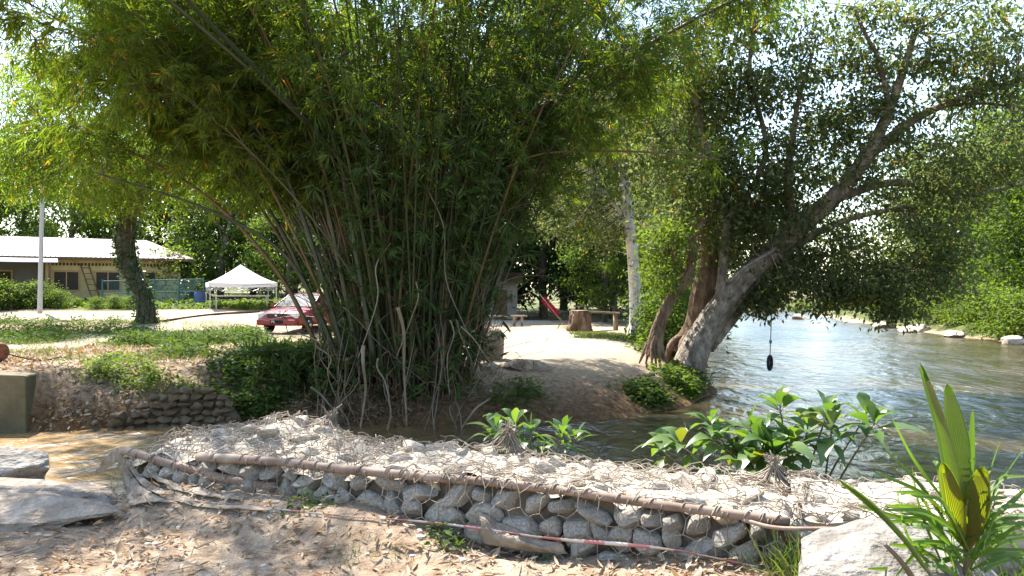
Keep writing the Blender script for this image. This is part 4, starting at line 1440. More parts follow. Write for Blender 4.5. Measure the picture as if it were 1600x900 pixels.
# the big tree leaning over the river
tree("leaning_tree", "big grey tree leaning out over the river with a rope swing", P(1082, 560, 20.3),
     [P(1078, 572, 20.3), P(1098, 525, 20.3), P(1140, 465, 20.2), P(1190, 412, 20.0), P(1240, 364, 19.8), P(1300, 312, 19.5), P(1350, 250, 19.2), P(1392, 165, 18.8), P(1430, 50, 18.4)],
     [.42, .33, .29, .27, .24, .2, .16, .11, .06],
     [([P(1108, 540, 20.5), P(1165, 465, 20.6), P(1215, 405, 20.5), P(1300, 350, 20.3), P(1420, 322, 20)], .22, .05),
      ([P(1126, 478, 20.2), P(1128, 410, 20.1), P(1134, 335, 20.0), P(1118, 270, 19.9), P(1095, 190, 19.8), P(1074, 108, 19.6)], .13, .04),
      ([P(1132, 345, 20.0), P(1170, 300, 19.8), P(1195, 230, 19.6), P(1172, 110, 19.4), P(1180, 20, 19.2)], .09, .04),
      ([P(1290, 318, 19.5), P(1380, 222, 19.2), P(1470, 165, 19), P(1610, 120, 18.6)], .16, .04),
      ([P(1300, 312, 19.5), P(1400, 285, 19.8), P(1500, 305, 20), P(1610, 285, 20)], .12, .03),
      ([P(1240, 364, 19.8), P(1230, 270, 19.6), P(1245, 170, 19.4), P(1275, 60, 19.2)], .12, .03),
      ([P(1225, 380, 19.9), P(1200, 395, 19.4), P(1160, 420, 18.9), P(1140, 440, 18.7)], .06, .02),
      ([P(1390, 175, 18.8), P(1370, 90, 18.6), P(1330, 10, 18.4)], .08, .03),
      ([P(1470, 165, 19), P(1540, 162, 18.9), P(1620, 170, 18.8)], .05, .02),
      ([P(1215, 405, 20.4), P(1290, 400, 20.4), P(1370, 420, 20.4)], .07, .02)],
     [bl(1240, 430, 20.3, 85, 45, 1.4, 95), bl(1330, 425, 20.5, 95, 55, 1.5, 95), bl(1400, 440, 20.2, 80, 55, 1.2, 90), bl(1400, 490, 20, 30, 28, .6, 18), bl(1300, 470, 20.3, 40, 28, .6, 18),
      bl(1190, 460, 20.3, 40, 30, .8, 30), bl(1190, 484, 19.8, 26, 8, .3, 8), bl(1320, 360, 20, 110, 55, 1.6, 62), bl(1430, 370, 20, 90, 60, 1.4, 62), bl(1210, 340, 20, 70, 60, 1.4, 90), bl(1160, 350, 20.2, 50, 70, 1.2, 70),
      bl(1290, 270, 19.6, 110, 60, 1.6, 100), bl(1190, 250, 19.7, 80, 70, 1.4, 78), bl(1110, 260, 20, 60, 90, 1.3, 78), bl(1200, 150, 19.5, 70, 40, 1.3, 55), bl(1110, 140, 20, 70, 80, 1.4, 100),
      bl(1350, 190, 19.2, 80, 45, 1.3, 60), bl(1420, 235, 19.4, 80, 40, 1.4, 50), bl(1490, 270, 19.8, 80, 60, 1.4, 70), bl(1560, 230, 19.4, 70, 60, 1.3, 55), bl(1500, 160, 19, 100, 30, 1.2, 34),
      bl(1440, 90, 18.7, 70, 50, 1.2, 42), bl(1560, 70, 18.5, 80, 80, 1.4, 80), bl(1340, 40, 18.8, 60, 45, 1.2, 30), bl(1220, 40, 19.2, 80, 50, 1.3, 50), bl(1450, 10, 18, 120, 40, 1.5, 50), bl(1480, 430, 20, 60, 50, 1.2, 26), bl(1250, 120, 19.4, 60, 40, 1.2, 30), bl(1330, 110, 19.2, 60, 50, 1.2, 34), bl(1390, 120, 18.8, 50, 50, 1.2, 26), bl(1540, 130, 18.8, 80, 40, 1.2, 36), bl(1420, 300, 19.8, 60, 40, 1.2, 34), bl(1280, 200, 19.6, 60, 40, 1.2, 40), bl(1480, 350, 20, 70, 60, 1.3, 40), bl(1120, 30, 19.6, 80, 60, 1.4, 70)],
     .14, .46, 34, .215, M['tree_leaf'], M['bark'], 5, flare=0)
# broad red brown trunk just behind it
tree("red_brown_tree", "upright red brown trunk standing close behind the leaning tree", P(1072, 545, 21.3),
     [P(1072, 556, 21.3), P(1090, 510, 21.3), P(1098, 460, 21.3), P(1112, 400, 21.4), P(1100, 300, 21.6), P(1080, 180, 21.8), P(1075, 60, 22)], [.40, .30, .28, .24, .17, .12, .07],
     [([P(1112, 400, 21.4), P(1170, 340, 21.8), P(1210, 250, 22)], .12, .04), ([P(1100, 320, 21.6), P(1050, 250, 21.8), P(1010, 180, 22)], .12, .04)],
     [bl(1120, 370, 21.8, 60, 55, 1.2, 70), bl(1070, 330, 22, 60, 60, 1.2, 70), bl(1030, 230, 22, 60, 80, 1.4, 90), bl(1080, 120, 22, 70, 90, 1.4, 90), bl(1200, 330, 22.5, 80, 70, 1.4, 80), bl(1010, 110, 22, 60, 80, 1.3, 80)],
     .15, .42, 20, .24, M['tree_leaf'], M['bark_red'], 6, flare=.3)
# thin curved tree
tree("curved_tree", "thin crooked trunk bending right in front of the undergrowth", P(1022, 550, 20.2),
     [P(1020, 556, 20.2), P(1030, 510, 20.2), P(1048, 468, 20.2), P(1072, 440, 20.1), P(1082, 400, 20.1), P(1090, 360, 20), P(1108, 330, 20), P(1112, 280, 19.9)], [.2, .15, .13, .13, .12, .10, .08, .04],
     [([P(1076, 430, 20.1), P(1060, 412, 20), P(1042, 400, 19.9)], .03, .012), ([P(1076, 435, 20.1), P(1058, 426, 20), P(1045, 420, 20)], .025, .01), ([P(1104, 335, 20), P(1140, 300, 19.8), P(1160, 250, 19.7)], .05, .015)],
     [bl(1050, 370, 20, 50, 40, .8, 50), bl(1040, 420, 20.2, 38, 45, .7, 55), bl(1120, 290, 20, 50, 40, .9, 46)], .15, .34, 20, .22, M['light_leaf'], M['bark_red'], 7)
# pale straight trunk
tree("pale_trunk_tree", "straight tree with a pale whitish trunk on the far side of the sand", P(993, 527, 29),
     [P(994, 533, 29), P(993, 480, 29), P(990, 420, 29), P(984, 355, 29), P(977, 300, 29), P(970, 200, 29), P(965, 80, 29)], [.25, .21, .2, .19, .17, .13, .08],
     [([P(984, 355, 29), P(940, 290, 29), P(900, 240, 29)], .08, .03), ([P(977, 300, 29), P(1020, 230, 29), P(1050, 170, 29)], .08, .03)],
     [bl(930, 260, 29, 70, 80, 2, 150), bl(1000, 220, 29, 80, 90, 2, 170), bl(880, 320, 29.5, 60, 60, 1.8, 110), bl(940, 120, 29, 90, 90, 2, 150), bl(1030, 330, 30, 50, 60, 1.6, 90), bl(950, 350, 29.5, 40, 40, 1.4, 50)],
     .2, .36, 22, .34, M['tree_leaf'], M['bark_pale'], 8)
# vine clad tree on the left
tree("vine_clad_tree", "dark leaning trunk wrapped in climbing vines beside the road", P(228, 503, 33),
     [P(231, 508, 33), P(222, 460, 33), P(203, 420, 33), P(195, 385, 33), P(200, 345, 33), P(215, 300, 33), P(225, 220, 33)], [.34, .32, .33, .36, .32, .25, .15],
     [([P(200, 345, 33), P(150, 280, 32.5), P(90, 220, 32)], .14, .04), ([P(210, 310, 33), P(270, 260, 32.5), P(330, 220, 32)], .14, .04)],
     [bl(120, 260, 32, 120, 70, 2.2, 230), bl(240, 250, 32, 110, 70, 2.2, 220), bl(60, 160, 31, 100, 90, 2.4, 200), bl(190, 310, 32, 70, 36, 1.6, 100), bl(330, 250, 33, 80, 70, 2, 130), bl(20, 260, 32, 60, 60, 2, 110)],
     .24, .22, 22, .36, M['bamboo_leaf'], M['bark_dark'], 9, droop=-.5)
qq = np.random.default_rng(31)
vt = bpy.data.objects["vine_clad_tree"]
tp = bez([P(231, 508, 33), P(222, 460, 33), P(203, 420, 33), P(195, 385, 33), P(200, 345, 33)], 60)
n = 1500
i = qq.integers(0, 60, n); a = qq.uniform(0, 2 * PI, n)
o = np.column_stack([np.cos(a), np.sin(a), np.zeros(n)])
m = MB().leaves(tp[i] + o * .36 + qq.normal(size=(n, 3)) * .07, o + qq.normal(size=(n, 3)) * .5 + np.array([0, 0, -.5]), o + qq.normal(size=(n, 3)) * .4, .14, .09)
for k in range(9):
    ph = qq.uniform(0, 6)
    m.tube(np.array([tp[j] + .37 * np.array([math.cos(ph + j * .05), math.sin(ph + j * .05), 0]) for j in range(0, 60, 3)]), .03, 5)
m.build("climbing_vine", M['vine'], vt)

# ---- woods behind: three kinds, each a tapered trunk with limbs and a broken crown
def proto(name, h, seed, L, per, leafmat, bark, nb, spread, low, ncl):
    qq = np.random.default_rng(seed)
    t = thing(name, "", "tree", (0, 0, 0))
    top = np.array([qq.normal() * .5, qq.normal() * .5, h * .92])
    tp = bez([(0, 0, -.3), (qq.normal() * .15, qq.normal() * .15, h * .3), (qq.normal() * .3, qq.normal() * .3, h * .6), top], 20)
    MB().tube(tp, [.28, .2, .15, .05], 8).build("trunk", bark, t)
    blobs, limbs = [], []
    lm = MB()
    for k in range(nb):
        f = low + (1 - low) * (k + .5) / nb
        a = k * 2.4 + qq.uniform(-.4, .4)
        rr_ = spread * math.sin(PI * (.18 + .75 * (f - low) / (1 - low))) * qq.uniform(.5, 1.0)
        c = np.array([math.cos(a) * rr_, math.sin(a) * rr_, h * f])
        j = int(19 * max(.15, f - .12))
        pts = bez([tp[j], (tp[j] + c) / 2 + np.array([0, 0, .25]), c], 10)
        limbs.append(pts)
        lm.tube(pts, [.08, .02], 5)
        s = qq.uniform(.75, 1.3) * spread * .42
        blobs.append((c, (s, s, s * .72), ncl))
    lm.build("limbs", bark, t)
    m = MB()
    crown(m, None, blobs, L, .5, per, .42, qq)
    m.build("crown", leafmat, t)
    return t


PR = {
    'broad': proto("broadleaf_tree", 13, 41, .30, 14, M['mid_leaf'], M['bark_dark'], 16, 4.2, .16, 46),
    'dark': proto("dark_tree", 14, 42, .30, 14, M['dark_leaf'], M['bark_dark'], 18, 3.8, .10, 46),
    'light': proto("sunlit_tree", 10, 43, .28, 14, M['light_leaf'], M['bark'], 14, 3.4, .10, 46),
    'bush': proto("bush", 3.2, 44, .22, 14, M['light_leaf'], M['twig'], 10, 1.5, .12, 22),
    'dbush': proto("bush", 3.4, 45, .24, 14, M['mid_leaf'], M['twig'], 10, 1.6, .12, 22),
}
used = set()


def plant(kind, u, d, sc, label, group, zs=1.0, cat="tree", z=None, name=None):
    x = (u - 800) / F * d
    r_ = PR[kind]
    if kind in used: r_ = copy_tree(r_)
    used.add(kind)
    r_.location = (x, d, gz(x, d) - .1 if z is None else z)
    r_.rotation_euler = (0, 0, random.uniform(0, 6.28))
    s = sc * random.uniform(.93, 1.08)
    r_.scale = (s, s, s * zs)
    r_["label"] = label; r_["category"] = cat
    if group: r_["group"] = group
    elif "group" in r_: del r_["group"]
    return r_


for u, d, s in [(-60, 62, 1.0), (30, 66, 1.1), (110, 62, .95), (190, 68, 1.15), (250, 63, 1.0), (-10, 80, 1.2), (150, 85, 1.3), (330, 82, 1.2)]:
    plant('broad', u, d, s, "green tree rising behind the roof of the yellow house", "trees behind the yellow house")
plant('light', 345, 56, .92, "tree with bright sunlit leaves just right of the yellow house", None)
plant('bush', 268, 50, 1.0, "bright bush at the right end of the yellow house", None, cat="bush")
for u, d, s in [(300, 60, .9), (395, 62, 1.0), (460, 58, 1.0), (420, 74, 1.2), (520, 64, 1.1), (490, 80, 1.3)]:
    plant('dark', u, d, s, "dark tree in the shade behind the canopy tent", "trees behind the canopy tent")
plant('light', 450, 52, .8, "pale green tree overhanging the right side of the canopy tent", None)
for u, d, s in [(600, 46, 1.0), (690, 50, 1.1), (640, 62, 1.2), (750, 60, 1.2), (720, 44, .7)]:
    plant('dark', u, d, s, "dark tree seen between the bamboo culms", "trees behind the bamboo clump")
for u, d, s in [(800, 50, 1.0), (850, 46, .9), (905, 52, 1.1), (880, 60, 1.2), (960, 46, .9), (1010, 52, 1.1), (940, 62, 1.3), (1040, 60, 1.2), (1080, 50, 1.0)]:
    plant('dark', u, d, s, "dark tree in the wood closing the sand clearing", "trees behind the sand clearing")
for u, d, s in [(945, 40, .55), (1020, 38, .5), (1055, 34, .5)]:
    plant('broad', u, d, s, "young leafy tree at the edge of the sand clearing", "young trees at the clearing edge")
for u, d, s in [(1045, 27, .62), (1035, 24, .5), (1065, 30, .8)]:
    plant('dbush', u, d, s, "bush behind the crooked trunk", "bushes behind the crooked trunk", cat="bush")
for u, d, s in [(1130, 118, 1.0), (1190, 128, 1.0), (1250, 125, .95), (1310, 118, .9), (1370, 110, .9), (1220, 150, 1.2), (1320, 145, 1.1), (1420, 110, 1.0), (1400, 92, .8)]:
    plant('dark' if s > .95 else 'broad', u, d, s * .5, "distant tree closing the far bend of the river", "distant trees at the river bend")
for u, d, s, k in [(1440, 74, 1.0, 'broad'), (1500, 62, 1.0, 'light'), (1560, 52, 1.0, 'light'), (1620, 46, 1.1, 'broad'), (1475, 90, 1.2, 'broad'), (1540, 76, 1.3, 'broad'), (1600, 64, 1.35, 'light'), (1680, 50, 1.2, 'broad')]:
    plant(k, u, d, s, "sunlit leafy tree on the far right bank" if k == 'light' else "deep green tree on the far right bank", "sunlit trees on the right bank" if k == 'light' else "green trees on the right bank")
for u, d, s in [(1330, 80, 1.0), (1365, 72, 1.0), (1395, 66, 1.0), (1430, 58, .9), (1465, 52, .9), (1500, 48, .9), (1540, 44, .9), (1575, 41, .9), (1610, 39, 1.0), (1290, 92, 1.0), (1250, 100, 1.1), (1205, 104, 1.1), (1170, 108, 1.0), (1520, 52, 1.1), (1590, 46, 1.2)]:
    plant('bush', u, d, s, "low bright bush along the far right bank", "bushes along the far right bank", .75, "bush")
for u, d, s in [(20, 42.5, .7), (60, 43, .75), (-20, 42, .8), (90, 42.8, .5)]:
    plant('bush', u, d, s * .8, "bright overgrown bush between the road and the house porch", "bushes before the house porch", .8, "bush")
for u, d, s in [(150, 42.5, .45), (180, 43, .5), (120, 44, .4), (205, 43, .45)]:
    plant('bush', u, d, s * .62, "low bright bush in front of the house windows", "bushes before the house windows", .8, "bush")

# ------------------------------------------------------------------ house
M['wall_yellow'] = rough_mat("yellow_plaster", [(.38, .28, .11), (.50, .38, .17), (.55, .43, .21)], 1.2, .9, .1, 20)
M['wall_grey'] = plain("grey_plaster", (.16, .155, .14), .9, .2)
M['roof_pink'] = rough_mat("faded_red_roof", [(.14, .058, .05), (.19, .105, .093), (.26, .19, .175)], .8, .5, .15, 3, (1, .3, 1), dist=.02)
M['roof_blue'] = plain("pale_blue_roof", (.45, .5, .6), .4, .4)
M['trim_brown'] = plain("brown_timber", (.12, .075, .045), .8, .2)
M['frame_tan'] = plain("tan_frame", (.40, .27, .14), .8, .2)
M['louvre'] = plain("dark_louvre", (.07, .055, .04), .8, .1)
HB = np.array([-26.7, 46.0, 0]); HY = R(30)
HB[2] = gz(-24, 47.5) - .1
hx = np.array([math.cos(HY), math.sin(HY), 0]); hy = np.array([-math.sin(HY), math.cos(HY), 0])


def H(x, y, z): return HB + hx * x + hy * y + np.array([0, 0, z])


house = thing("yellow_house", "long yellow house with a faded pink metal roof", "house", tuple(HB))


def hbox(m, x0, x1, y0, y1, z0, z1):
    return m.box(H((x0 + x1) / 2, (y0 + y1) / 2, (z0 + z1) / 2), (x1 - x0, y1 - y0, z1 - z0), HY)


EV = 2.75
wallm = MB()
hbox(wallm, 0, 7.2, 0, 6.4, 0, EV + .2)
house_wall = wallm.build("wall", M['wall_yellow'], house, False)
hbox(MB(), -7, -.003, .8, 6.4, 0, EV).build("porch_wall", M['wall_grey'], house, False)
m = MB()
e0, rz = EV + .02, 4.05
A = [H(-7.5, -.55, e0), H(7.9, -.55, e0), H(5.6, 3.2, rz), H(-7.5, 3.2, rz)]
Bk = [H(-7.5, 6.95, e0), H(7.9, 6.95, e0)]
up = np.array([0, 0, .06])
m.poly(A, up); m.poly([A[3], A[2], Bk[1], Bk[0]], up); m.poly([A[1], Bk[1], A[2]], up)
roof = m.build("roof", M['roof_pink'], house, False)
m = MB()
for k in range(60):
    x = -7.4 + k * .255
    f = max(0, (x - 5.6) / 2.3)
    y1 = 3.2 - 3.75 * f
    if y1 < -.3: continue
    a, b = H(x, -.55, e0 + .075), H(x, y1, e0 + .075 + (rz - e0) * (y1 + .55) / 3.75)
    m.segs([a], [b], .022, None, 4)
m.build("roof_rib", M['roof_pink'], roof)["kind"] = "stuff"
m = MB(); hbox(m, -7.5, 7.9, -.60, -.56, e0 - .12, e0 + .05); m.build("fascia", M['trim_brown'], house, False)
m = MB(); m.poly([H(-7.5, -2.3, 2.42), H(.6, -2.3, 2.42), H(.6, -.2, 2.72), H(-7.5, -.2, 2.72)], (0, 0, .05)); m.build("porch_roof", M['roof_blue'], house, False)
for x in (-6.8, -3.4, .2):
    m = MB(); hbox(m, x - .06, x + .06, -2.2, -2.08, 0, 2.4); m.build("porch_post", M['trim_brown'], house, False)
for x, wd in [(1.05, 1.25), (3.2, 1.25), (5.15, 1.25), (-2.3, 1.2)]:
    yy = -.03 if x > 0 else .77
    fr = MB()
    for (a, b, c, d) in [(x - wd / 2 - .09, x + wd / 2 + .09, 1.98, 2.07), (x - wd / 2 - .09, x + wd / 2 + .09, .82, .92), (x - wd / 2 - .09, x - wd / 2, .92, 1.98), (x + wd / 2, x + wd / 2 + .09, .92, 1.98), (x - .03, x + .03, .92, 1.98)]:
        hbox(fr, a, b, yy - .05, yy + .03, c, d)
    wn = fr.build("window", M['frame_tan'], house, False)
    lv = MB()
    for k in range(10):
        z = .97 + k * .104
        for sx in (-1, 1):
            lv.box(H(x + sx * wd / 4, yy + .0, z), (wd / 2 - .05, .012, .11), HY, ('x', R(-28)))
    lv.build("louvres", M['louvre'], wn, False)
m = MB()
for k in range(38):
    hbox(m, .12 + k * .185, .12 + k * .185 + .12, -.012, .05, 2.34, 2.50)
m.build("vent_band", M['louvre'], house, False)
m = MB(); hbox(m, -.3, 7.6, -.25, -.004, -.3, .12); m.build("plinth", M['concrete'], house, False)

lad = thing("ladder", "brown wooden ladder leaning against the yellow house wall", "ladder", tuple(H(2.6, -.7, 0)))
ra = MB(); ru_ = MB()
for sx in (0, .42):
    o = MB().segs([H(2.45 + sx, -.85, 0)], [H(1.75 + sx, -.06, 2.45)], .035, None, 6).build("rail", M['trim_brown'], lad)
for k in range(7):
    f = (k + .7) / 7.4
    a = H(2.45, -.85, 0) * (1 - f) + H(1.75, -.06, 2.45) * f
    MB().segs([a], [a + hx * .42], .022, None, 6).build("rung", M['trim_brown'], lad)

# utility pole
px = (62 - 800) / F * 40
up_ = thing("utility_pole", "tall grey concrete utility pole in front of the house porch", "pole", (px, 40, gz(px, 40)))
MB().tube(bez([(px, 40, gz(px, 40) - .3), (px + .1, 40, 5), (px + .25, 40, 9.5)], 12), [.12, .08], 12).build("shaft", plain("pole_concrete", (.36, .36, .34), .8, .2), up_)
MB().box((px + .25, 39.86, 9.0), (1.6, .1, .12)).build("crossarm", M['trim_brown'], up_, False)

# green wire fence
M['fence'] = plain("green_fence_paint", (.04, .13, .11), .6)
fx0 = P(160, 470, 45); fx1 = P(318, 470, 47)
fz0 = gz(fx0[0], 45); fz1 = gz(fx1[0], 47)
fence = thing("wire_fence", "green wire mesh fence beside the yellow house", "fence", (fx0[0], 45, fz0))


def FP(f, z): return np.array([fx0[0] + (fx1[0] - fx0[0]) * f, 45 + 2 * f, fz0 + (fz1 - fz0) * f + z])


for k in range(5):
    f = k / 4
    MB().segs([FP(f, -.1)], [FP(f, 1.6)], .045, None, 7).build("post", M['fence'], fence)
for z in (.08, .8, 1.5):
    MB().segs([FP(0, z)], [FP(1, z)], .025, None, 6).build("rail", M['fence'], fence)
A, B = [], []
for k in range(-14, 62):
    for s in (1, -1):
        f0, f1 = k / 50, (k + s * 13) / 50
        a, b = np.array([f0, .08]), np.array([f1, 1.5])
        g0, g1 = sorted((f0, f1))
        if g0 < 0 or g1 > 1: continue
        A.append(FP(f0, .08)); B.append(FP(f1, 1.5))
MB().segs(A, B, .010, None, 3).build("wire_mesh", M['fence'], fence)

# canopy tent
tc_ = P(376, 478, 44); tz = gz(tc_[0], 44)
tent = thing("canopy_tent", "white pop up canopy tent with a peaked roof", "tent", (tc_[0], 44, tz))
ty = R(24)
tx = np.array([math.cos(ty), math.sin(ty), 0]); tyv = np.array([-math.sin(ty), math.cos(ty), 0])


def TP(x, y, z): return np.array([tc_[0], 44, tz]) + tx * x + tyv * y + np.array([0, 0, z])


M['tent'] = leaf_mat("white_canvas", [(.72, .70, .70), (.74, .72, .72)], .3, (1, 1, 1), .8, .2)
hw = 1.72
n = 14
G = []
m = MB()
cor = [(-hw, -hw), (hw, -hw), (hw, hw), (-hw, hw)]
for e in range(4):
    (x0, y0), (x1, y1) = cor[e], cor[(e + 1) % 4]
    G = []
    for i in range(n):
        f = i / (n - 1)
        row = []
        for j in range(9):
            g = j / 8
            ex, ey = x0 + (x1 - x0) * g, y0 + (y1 - y0) * g
            z = 1.42 + 1.0 * (1 - f) ** 1.35 - .05 * math.sin(g * PI) * f
            row.append(TP(ex * f, ey * f, z))
        G.append(row)
    m.grid(np.array(G))
m.build("canopy_roof", M['tent'], tent)
m = MB()
for e in range(4):
    (x0, y0), (x1, y1) = cor[e], cor[(e + 1) % 4]
    m.grid(np.array([[TP(x0 + (x1 - x0) * g, y0 + (y1 - y0) * g, z - .05 * math.sin(g * PI)) for g in np.linspace(0, 1, 9)] for z in (1.42, 1.2)]))
m.build("valance", M['tent'], tent)
M['steel'] = plain("grey_steel", (.42, .43, .43), .4, .5, .6)
for (x, y) in cor:
    MB().box(TP(x * .97, y * .97, .67), (.05, .05, 1.5), ty).build("leg", M['steel'], tent, False)
m = MB()
for e in range(4):
    (x0, y0), (x1, y1) = cor[e], cor[(e + 1) % 4]
    a0, a1 = np.array([x0, y0]) * .97, np.array([x1, y1]) * .97
    for k in range(4):
        f0, f1 = k / 4, (k + 1) / 4
        p0 = a0 + (a1 - a0) * f0; p1 = a0 + (a1 - a0) * f1
        m.segs([TP(*p0, .95), TP(*p0, 1.3)], [TP(*p1, 1.3), TP(*p1, .95)], .016, None, 4)
m.build("truss", M['steel'], tent)
tb = thing("table", "long pale folding table under the canopy tent", "table", tuple(TP(0, -.4, 0)))
MB().box(TP(0, -.4, .70), (2.9, .75, .06), ty).build("tabletop", plain("pale_board", (.5, .47, .42), .6), tb, False)
for sx in (-1.3, 1.3):
    for sy in (-.7, -.1):
        MB().box(TP(sx, sy, .33), (.05, .05, .68), ty).build("leg", M['steel'], tb, False)
bn = P(312, 474, 45.5)
bz = gz(bn[0], 45.5)
bin_ = thing("barrel", "blue plastic barrel between the fence and the canopy tent", "barrel", (bn[0], 45.5, bz))
MB().tube([(bn[0], 45.5, bz + z) for z in (0, .05, .3, .6, .85, .9)], [.26, .29, .31, .31, .29, .26], 16).build("body", plain("blue_plastic", (.04, .08, .2), .5), bin_)
MB().tube([(bn[0], 45.5, bz + z) for z in (.902, .94)], [.27, .25], 16).build("lid", M['louvre'], bin_)

# low kerb at the back of the dirt yard
ka, kb = P(250, 497, 35), P(405, 488, 41)
kl = bez([(ka[0], ka[1], gz(ka[0], ka[1]) + .04), ((ka[0] + kb[0]) / 2, 38, gz((ka[0] + kb[0]) / 2, 38) + .04), (kb[0], kb[1], gz(kb[0], kb[1]) + .04)], 30)
m = MB()
for i in range(0, 29):
    a, b = kl[i], kl[i + 1]
    L = np.linalg.norm(b - a)
    m.box((a + b) / 2, (L * .97, .12, .10), math.atan2(b[1] - a[1], b[0] - a[0]))
tag(m.build("kerb", plain("red_kerb", (.09, .045, .035), .9, .2), smooth_=False), "low dark red kerb edging the yard", "kerb", kind="structure")

# ------------------------------------------------------------------ red car
CY = R(-106)   # the way its nose points
CP = np.array([(428 - 800) / F * 28, 28.4, 0])
CP[2] = gz(CP[0], 28.4)
fwd = np.array([math.cos(CY), math.sin(CY), 0]); sid = np.array([-math.sin(CY), math.cos(CY), 0])
CO = CP - fwd * 2.0


def C(x, y, z): return CO + fwd * x + sid * y + np.array([0, 0, z])


M['car_red'] = plain("red_car_paint", (.24, .014, .010), .32, .5)
M['glass'] = plain("dark_glass", (.02, .03, .03), .05, .8)
M['rubber'] = plain("black_rubber", (.018, .018, .018), .8, .2)
M['lamp'] = plain("clear_lamp", (.6, .6, .6), .12, .8)
M['chrome'] = plain("chrome", (.6, .6, .6), .2, .5, .9)
car = thing("parked_car", "red saloon car parked nose out behind the bamboo", "car", tuple(CO))
prof = [(2.02, .28), (2.08, .42), (2.06, .58), (1.98, .72), (1.6, .82), (.95, .92), (-1.25, .95), (-1.75, .95), (-2.0, .88), (-2.05, .6), (-2.02, .3)]


def loft(prof, hw, tuck=.08):
    m = MB()
    ysx = [-hw, -hw * .96, -hw * .6, 0, hw * .6, hw * .96, hw]
    G = []
    for y in ysx:
        e = abs(y) / hw
        row = []
        for (x, z) in prof:
            zz = z - (.04 * e ** 4 if z > .7 else 0)
            xx = x - np.sign(x) * .16 * e ** 3 * (abs(x) > 1.5)
            row.append(C(xx, y, zz))
        G.append(row)
    m.grid(np.array(G))
    for y, k in ((-hw, 0), (hw, -1)):
        m.poly(G[k], sid * (0.001 if k else -.001))
    # underside
    m.grid(np.array([[G[i][-1], G[i][0]] for i in range(len(G))]))
    return m


bevel(loft(prof, .83).build("body", M['car_red'], car), .01)
m = MB()
roofp = [(-1.15, .95), (-.75, 1.36), (-.3, 1.42), (.1, 1.40), (.95, .92)]
cab = []
for (x, z) in roofp:
    hwz = .80 - .2 * (z - .92) / .5
    cab.append([C(x, y * hwz, z + .02 * (1 - y * y) * (z > 1.2)) for y in (-1, -.6, 0, .6, 1)])
m = MB().grid(np.array(cab)[1:4])
cabin = m.build("roof", M['car_red'], car)
MB().grid(np.array([[C(.1 + .85 * f, y * (.80 - .2 * (1.40 - .48 * f - .92) / .5) * .93, 1.40 - .48 * f + .012) for y in (-1, -.5, 0, .5, 1)] for f in (.06, .5, .97)])).build("windscreen", M['glass'], car)
MB().grid(np.array([[C(-1.15 + .4 * f, y * .68, .95 + .41 * f + .012) for y in (-1, 0, 1)] for f in (.05, .5, .95)])).build("rear_window", M['glass'], car)
for s in (-1, 1):
    sidep = [(.93, .93), (.12, 1.385), (-.3, 1.405), (-.73, 1.345), (-1.1, .955)]
    pts = [C(x, s * (.80 - .2 * (z - .92) / .5), z) for x, z in sidep]
    MB().poly(pts, -sid * s * .02).build("side_window", M['glass'], car, False)
    for (a, b) in ((0, 1), (2, 2), (3, 4)):
        if a == b:
            MB().segs([C(-.32, s * .805, .94)], [C(-.3, s * .61, 1.41)], .03, None, 6).build("pillar", M['car_red'], car)
        else:
            MB().segs([pts[a] + sid * s * .006], [pts[b] + sid * s * .006], .03, None, 6).build("pillar", M['car_red'], car)
    MB().box(C(2.0 - .10, s * .60, .63), (.14, .40, .16), CY).build("headlight", M['lamp'], car, False)
    MB().box(C(.78, s * .93, 1.0), (.1, .17, .12), CY).build("mirror", M['car_red'], car, False)
    for x in (1.28, -1.3):
        wl = MB().tube([C(x, s * .70, .3), C(x, s * .72, .3), C(x, s * .83, .3), C(x, s * .85, .3)], [.26, .3, .3, .26], 20).build("wheel", M['rubber'], car)
        MB().tube([C(x, s * .84, .3), C(x, s * .857, .3)], [.18, .16], 16).build("rim", M['chrome'], wl)
bevel(MB().box(C(2.04, 0, .40), (.16, 1.56, .2), CY).build("bumper", M['car_red'], car, False), .04, 3)
MB().box(C(2.045, 0, .635), (.06, .74, .13), CY).build("grille", M['louvre'], car, False)
MB().tube([C(2.078, 0, .635), C(2.086, 0, .635)], .05, 14).build("badge", M['chrome'], car)
pl = MB().box(C(2.13, .05, .42), (.02, .48, .12), CY).build("number_plate", M['rubber'], car, False)
fc = bpy.data.curves.new("plate_text", 'FONT'); fc.body = "PK"; fc.size = .12; fc.align_x = 'CENTER'; fc.align_y = 'CENTER'; fc.extrude = .002
fc.materials.append(plain("white_lettering", (.75, .75, .75), .5))
fo_ = bpy.data.objects.new("plate_text_curve", fc); COL.objects.link(fo_)
dg = bpy.context.evaluated_depsgraph_get()
fo = bpy.data.objects.new("plate_lettering", bpy.data.meshes.new_from_object(fo_.evaluated_get(dg)))
bpy.data.objects.remove(fo_); COL.objects.link(fo)
fo.parent = pl
po = np.array(WORLD[pl.name])
fo.location = C(2.143, -.08, .42) - po
fo.rotation_euler = (R(90), 0, CY + R(90))

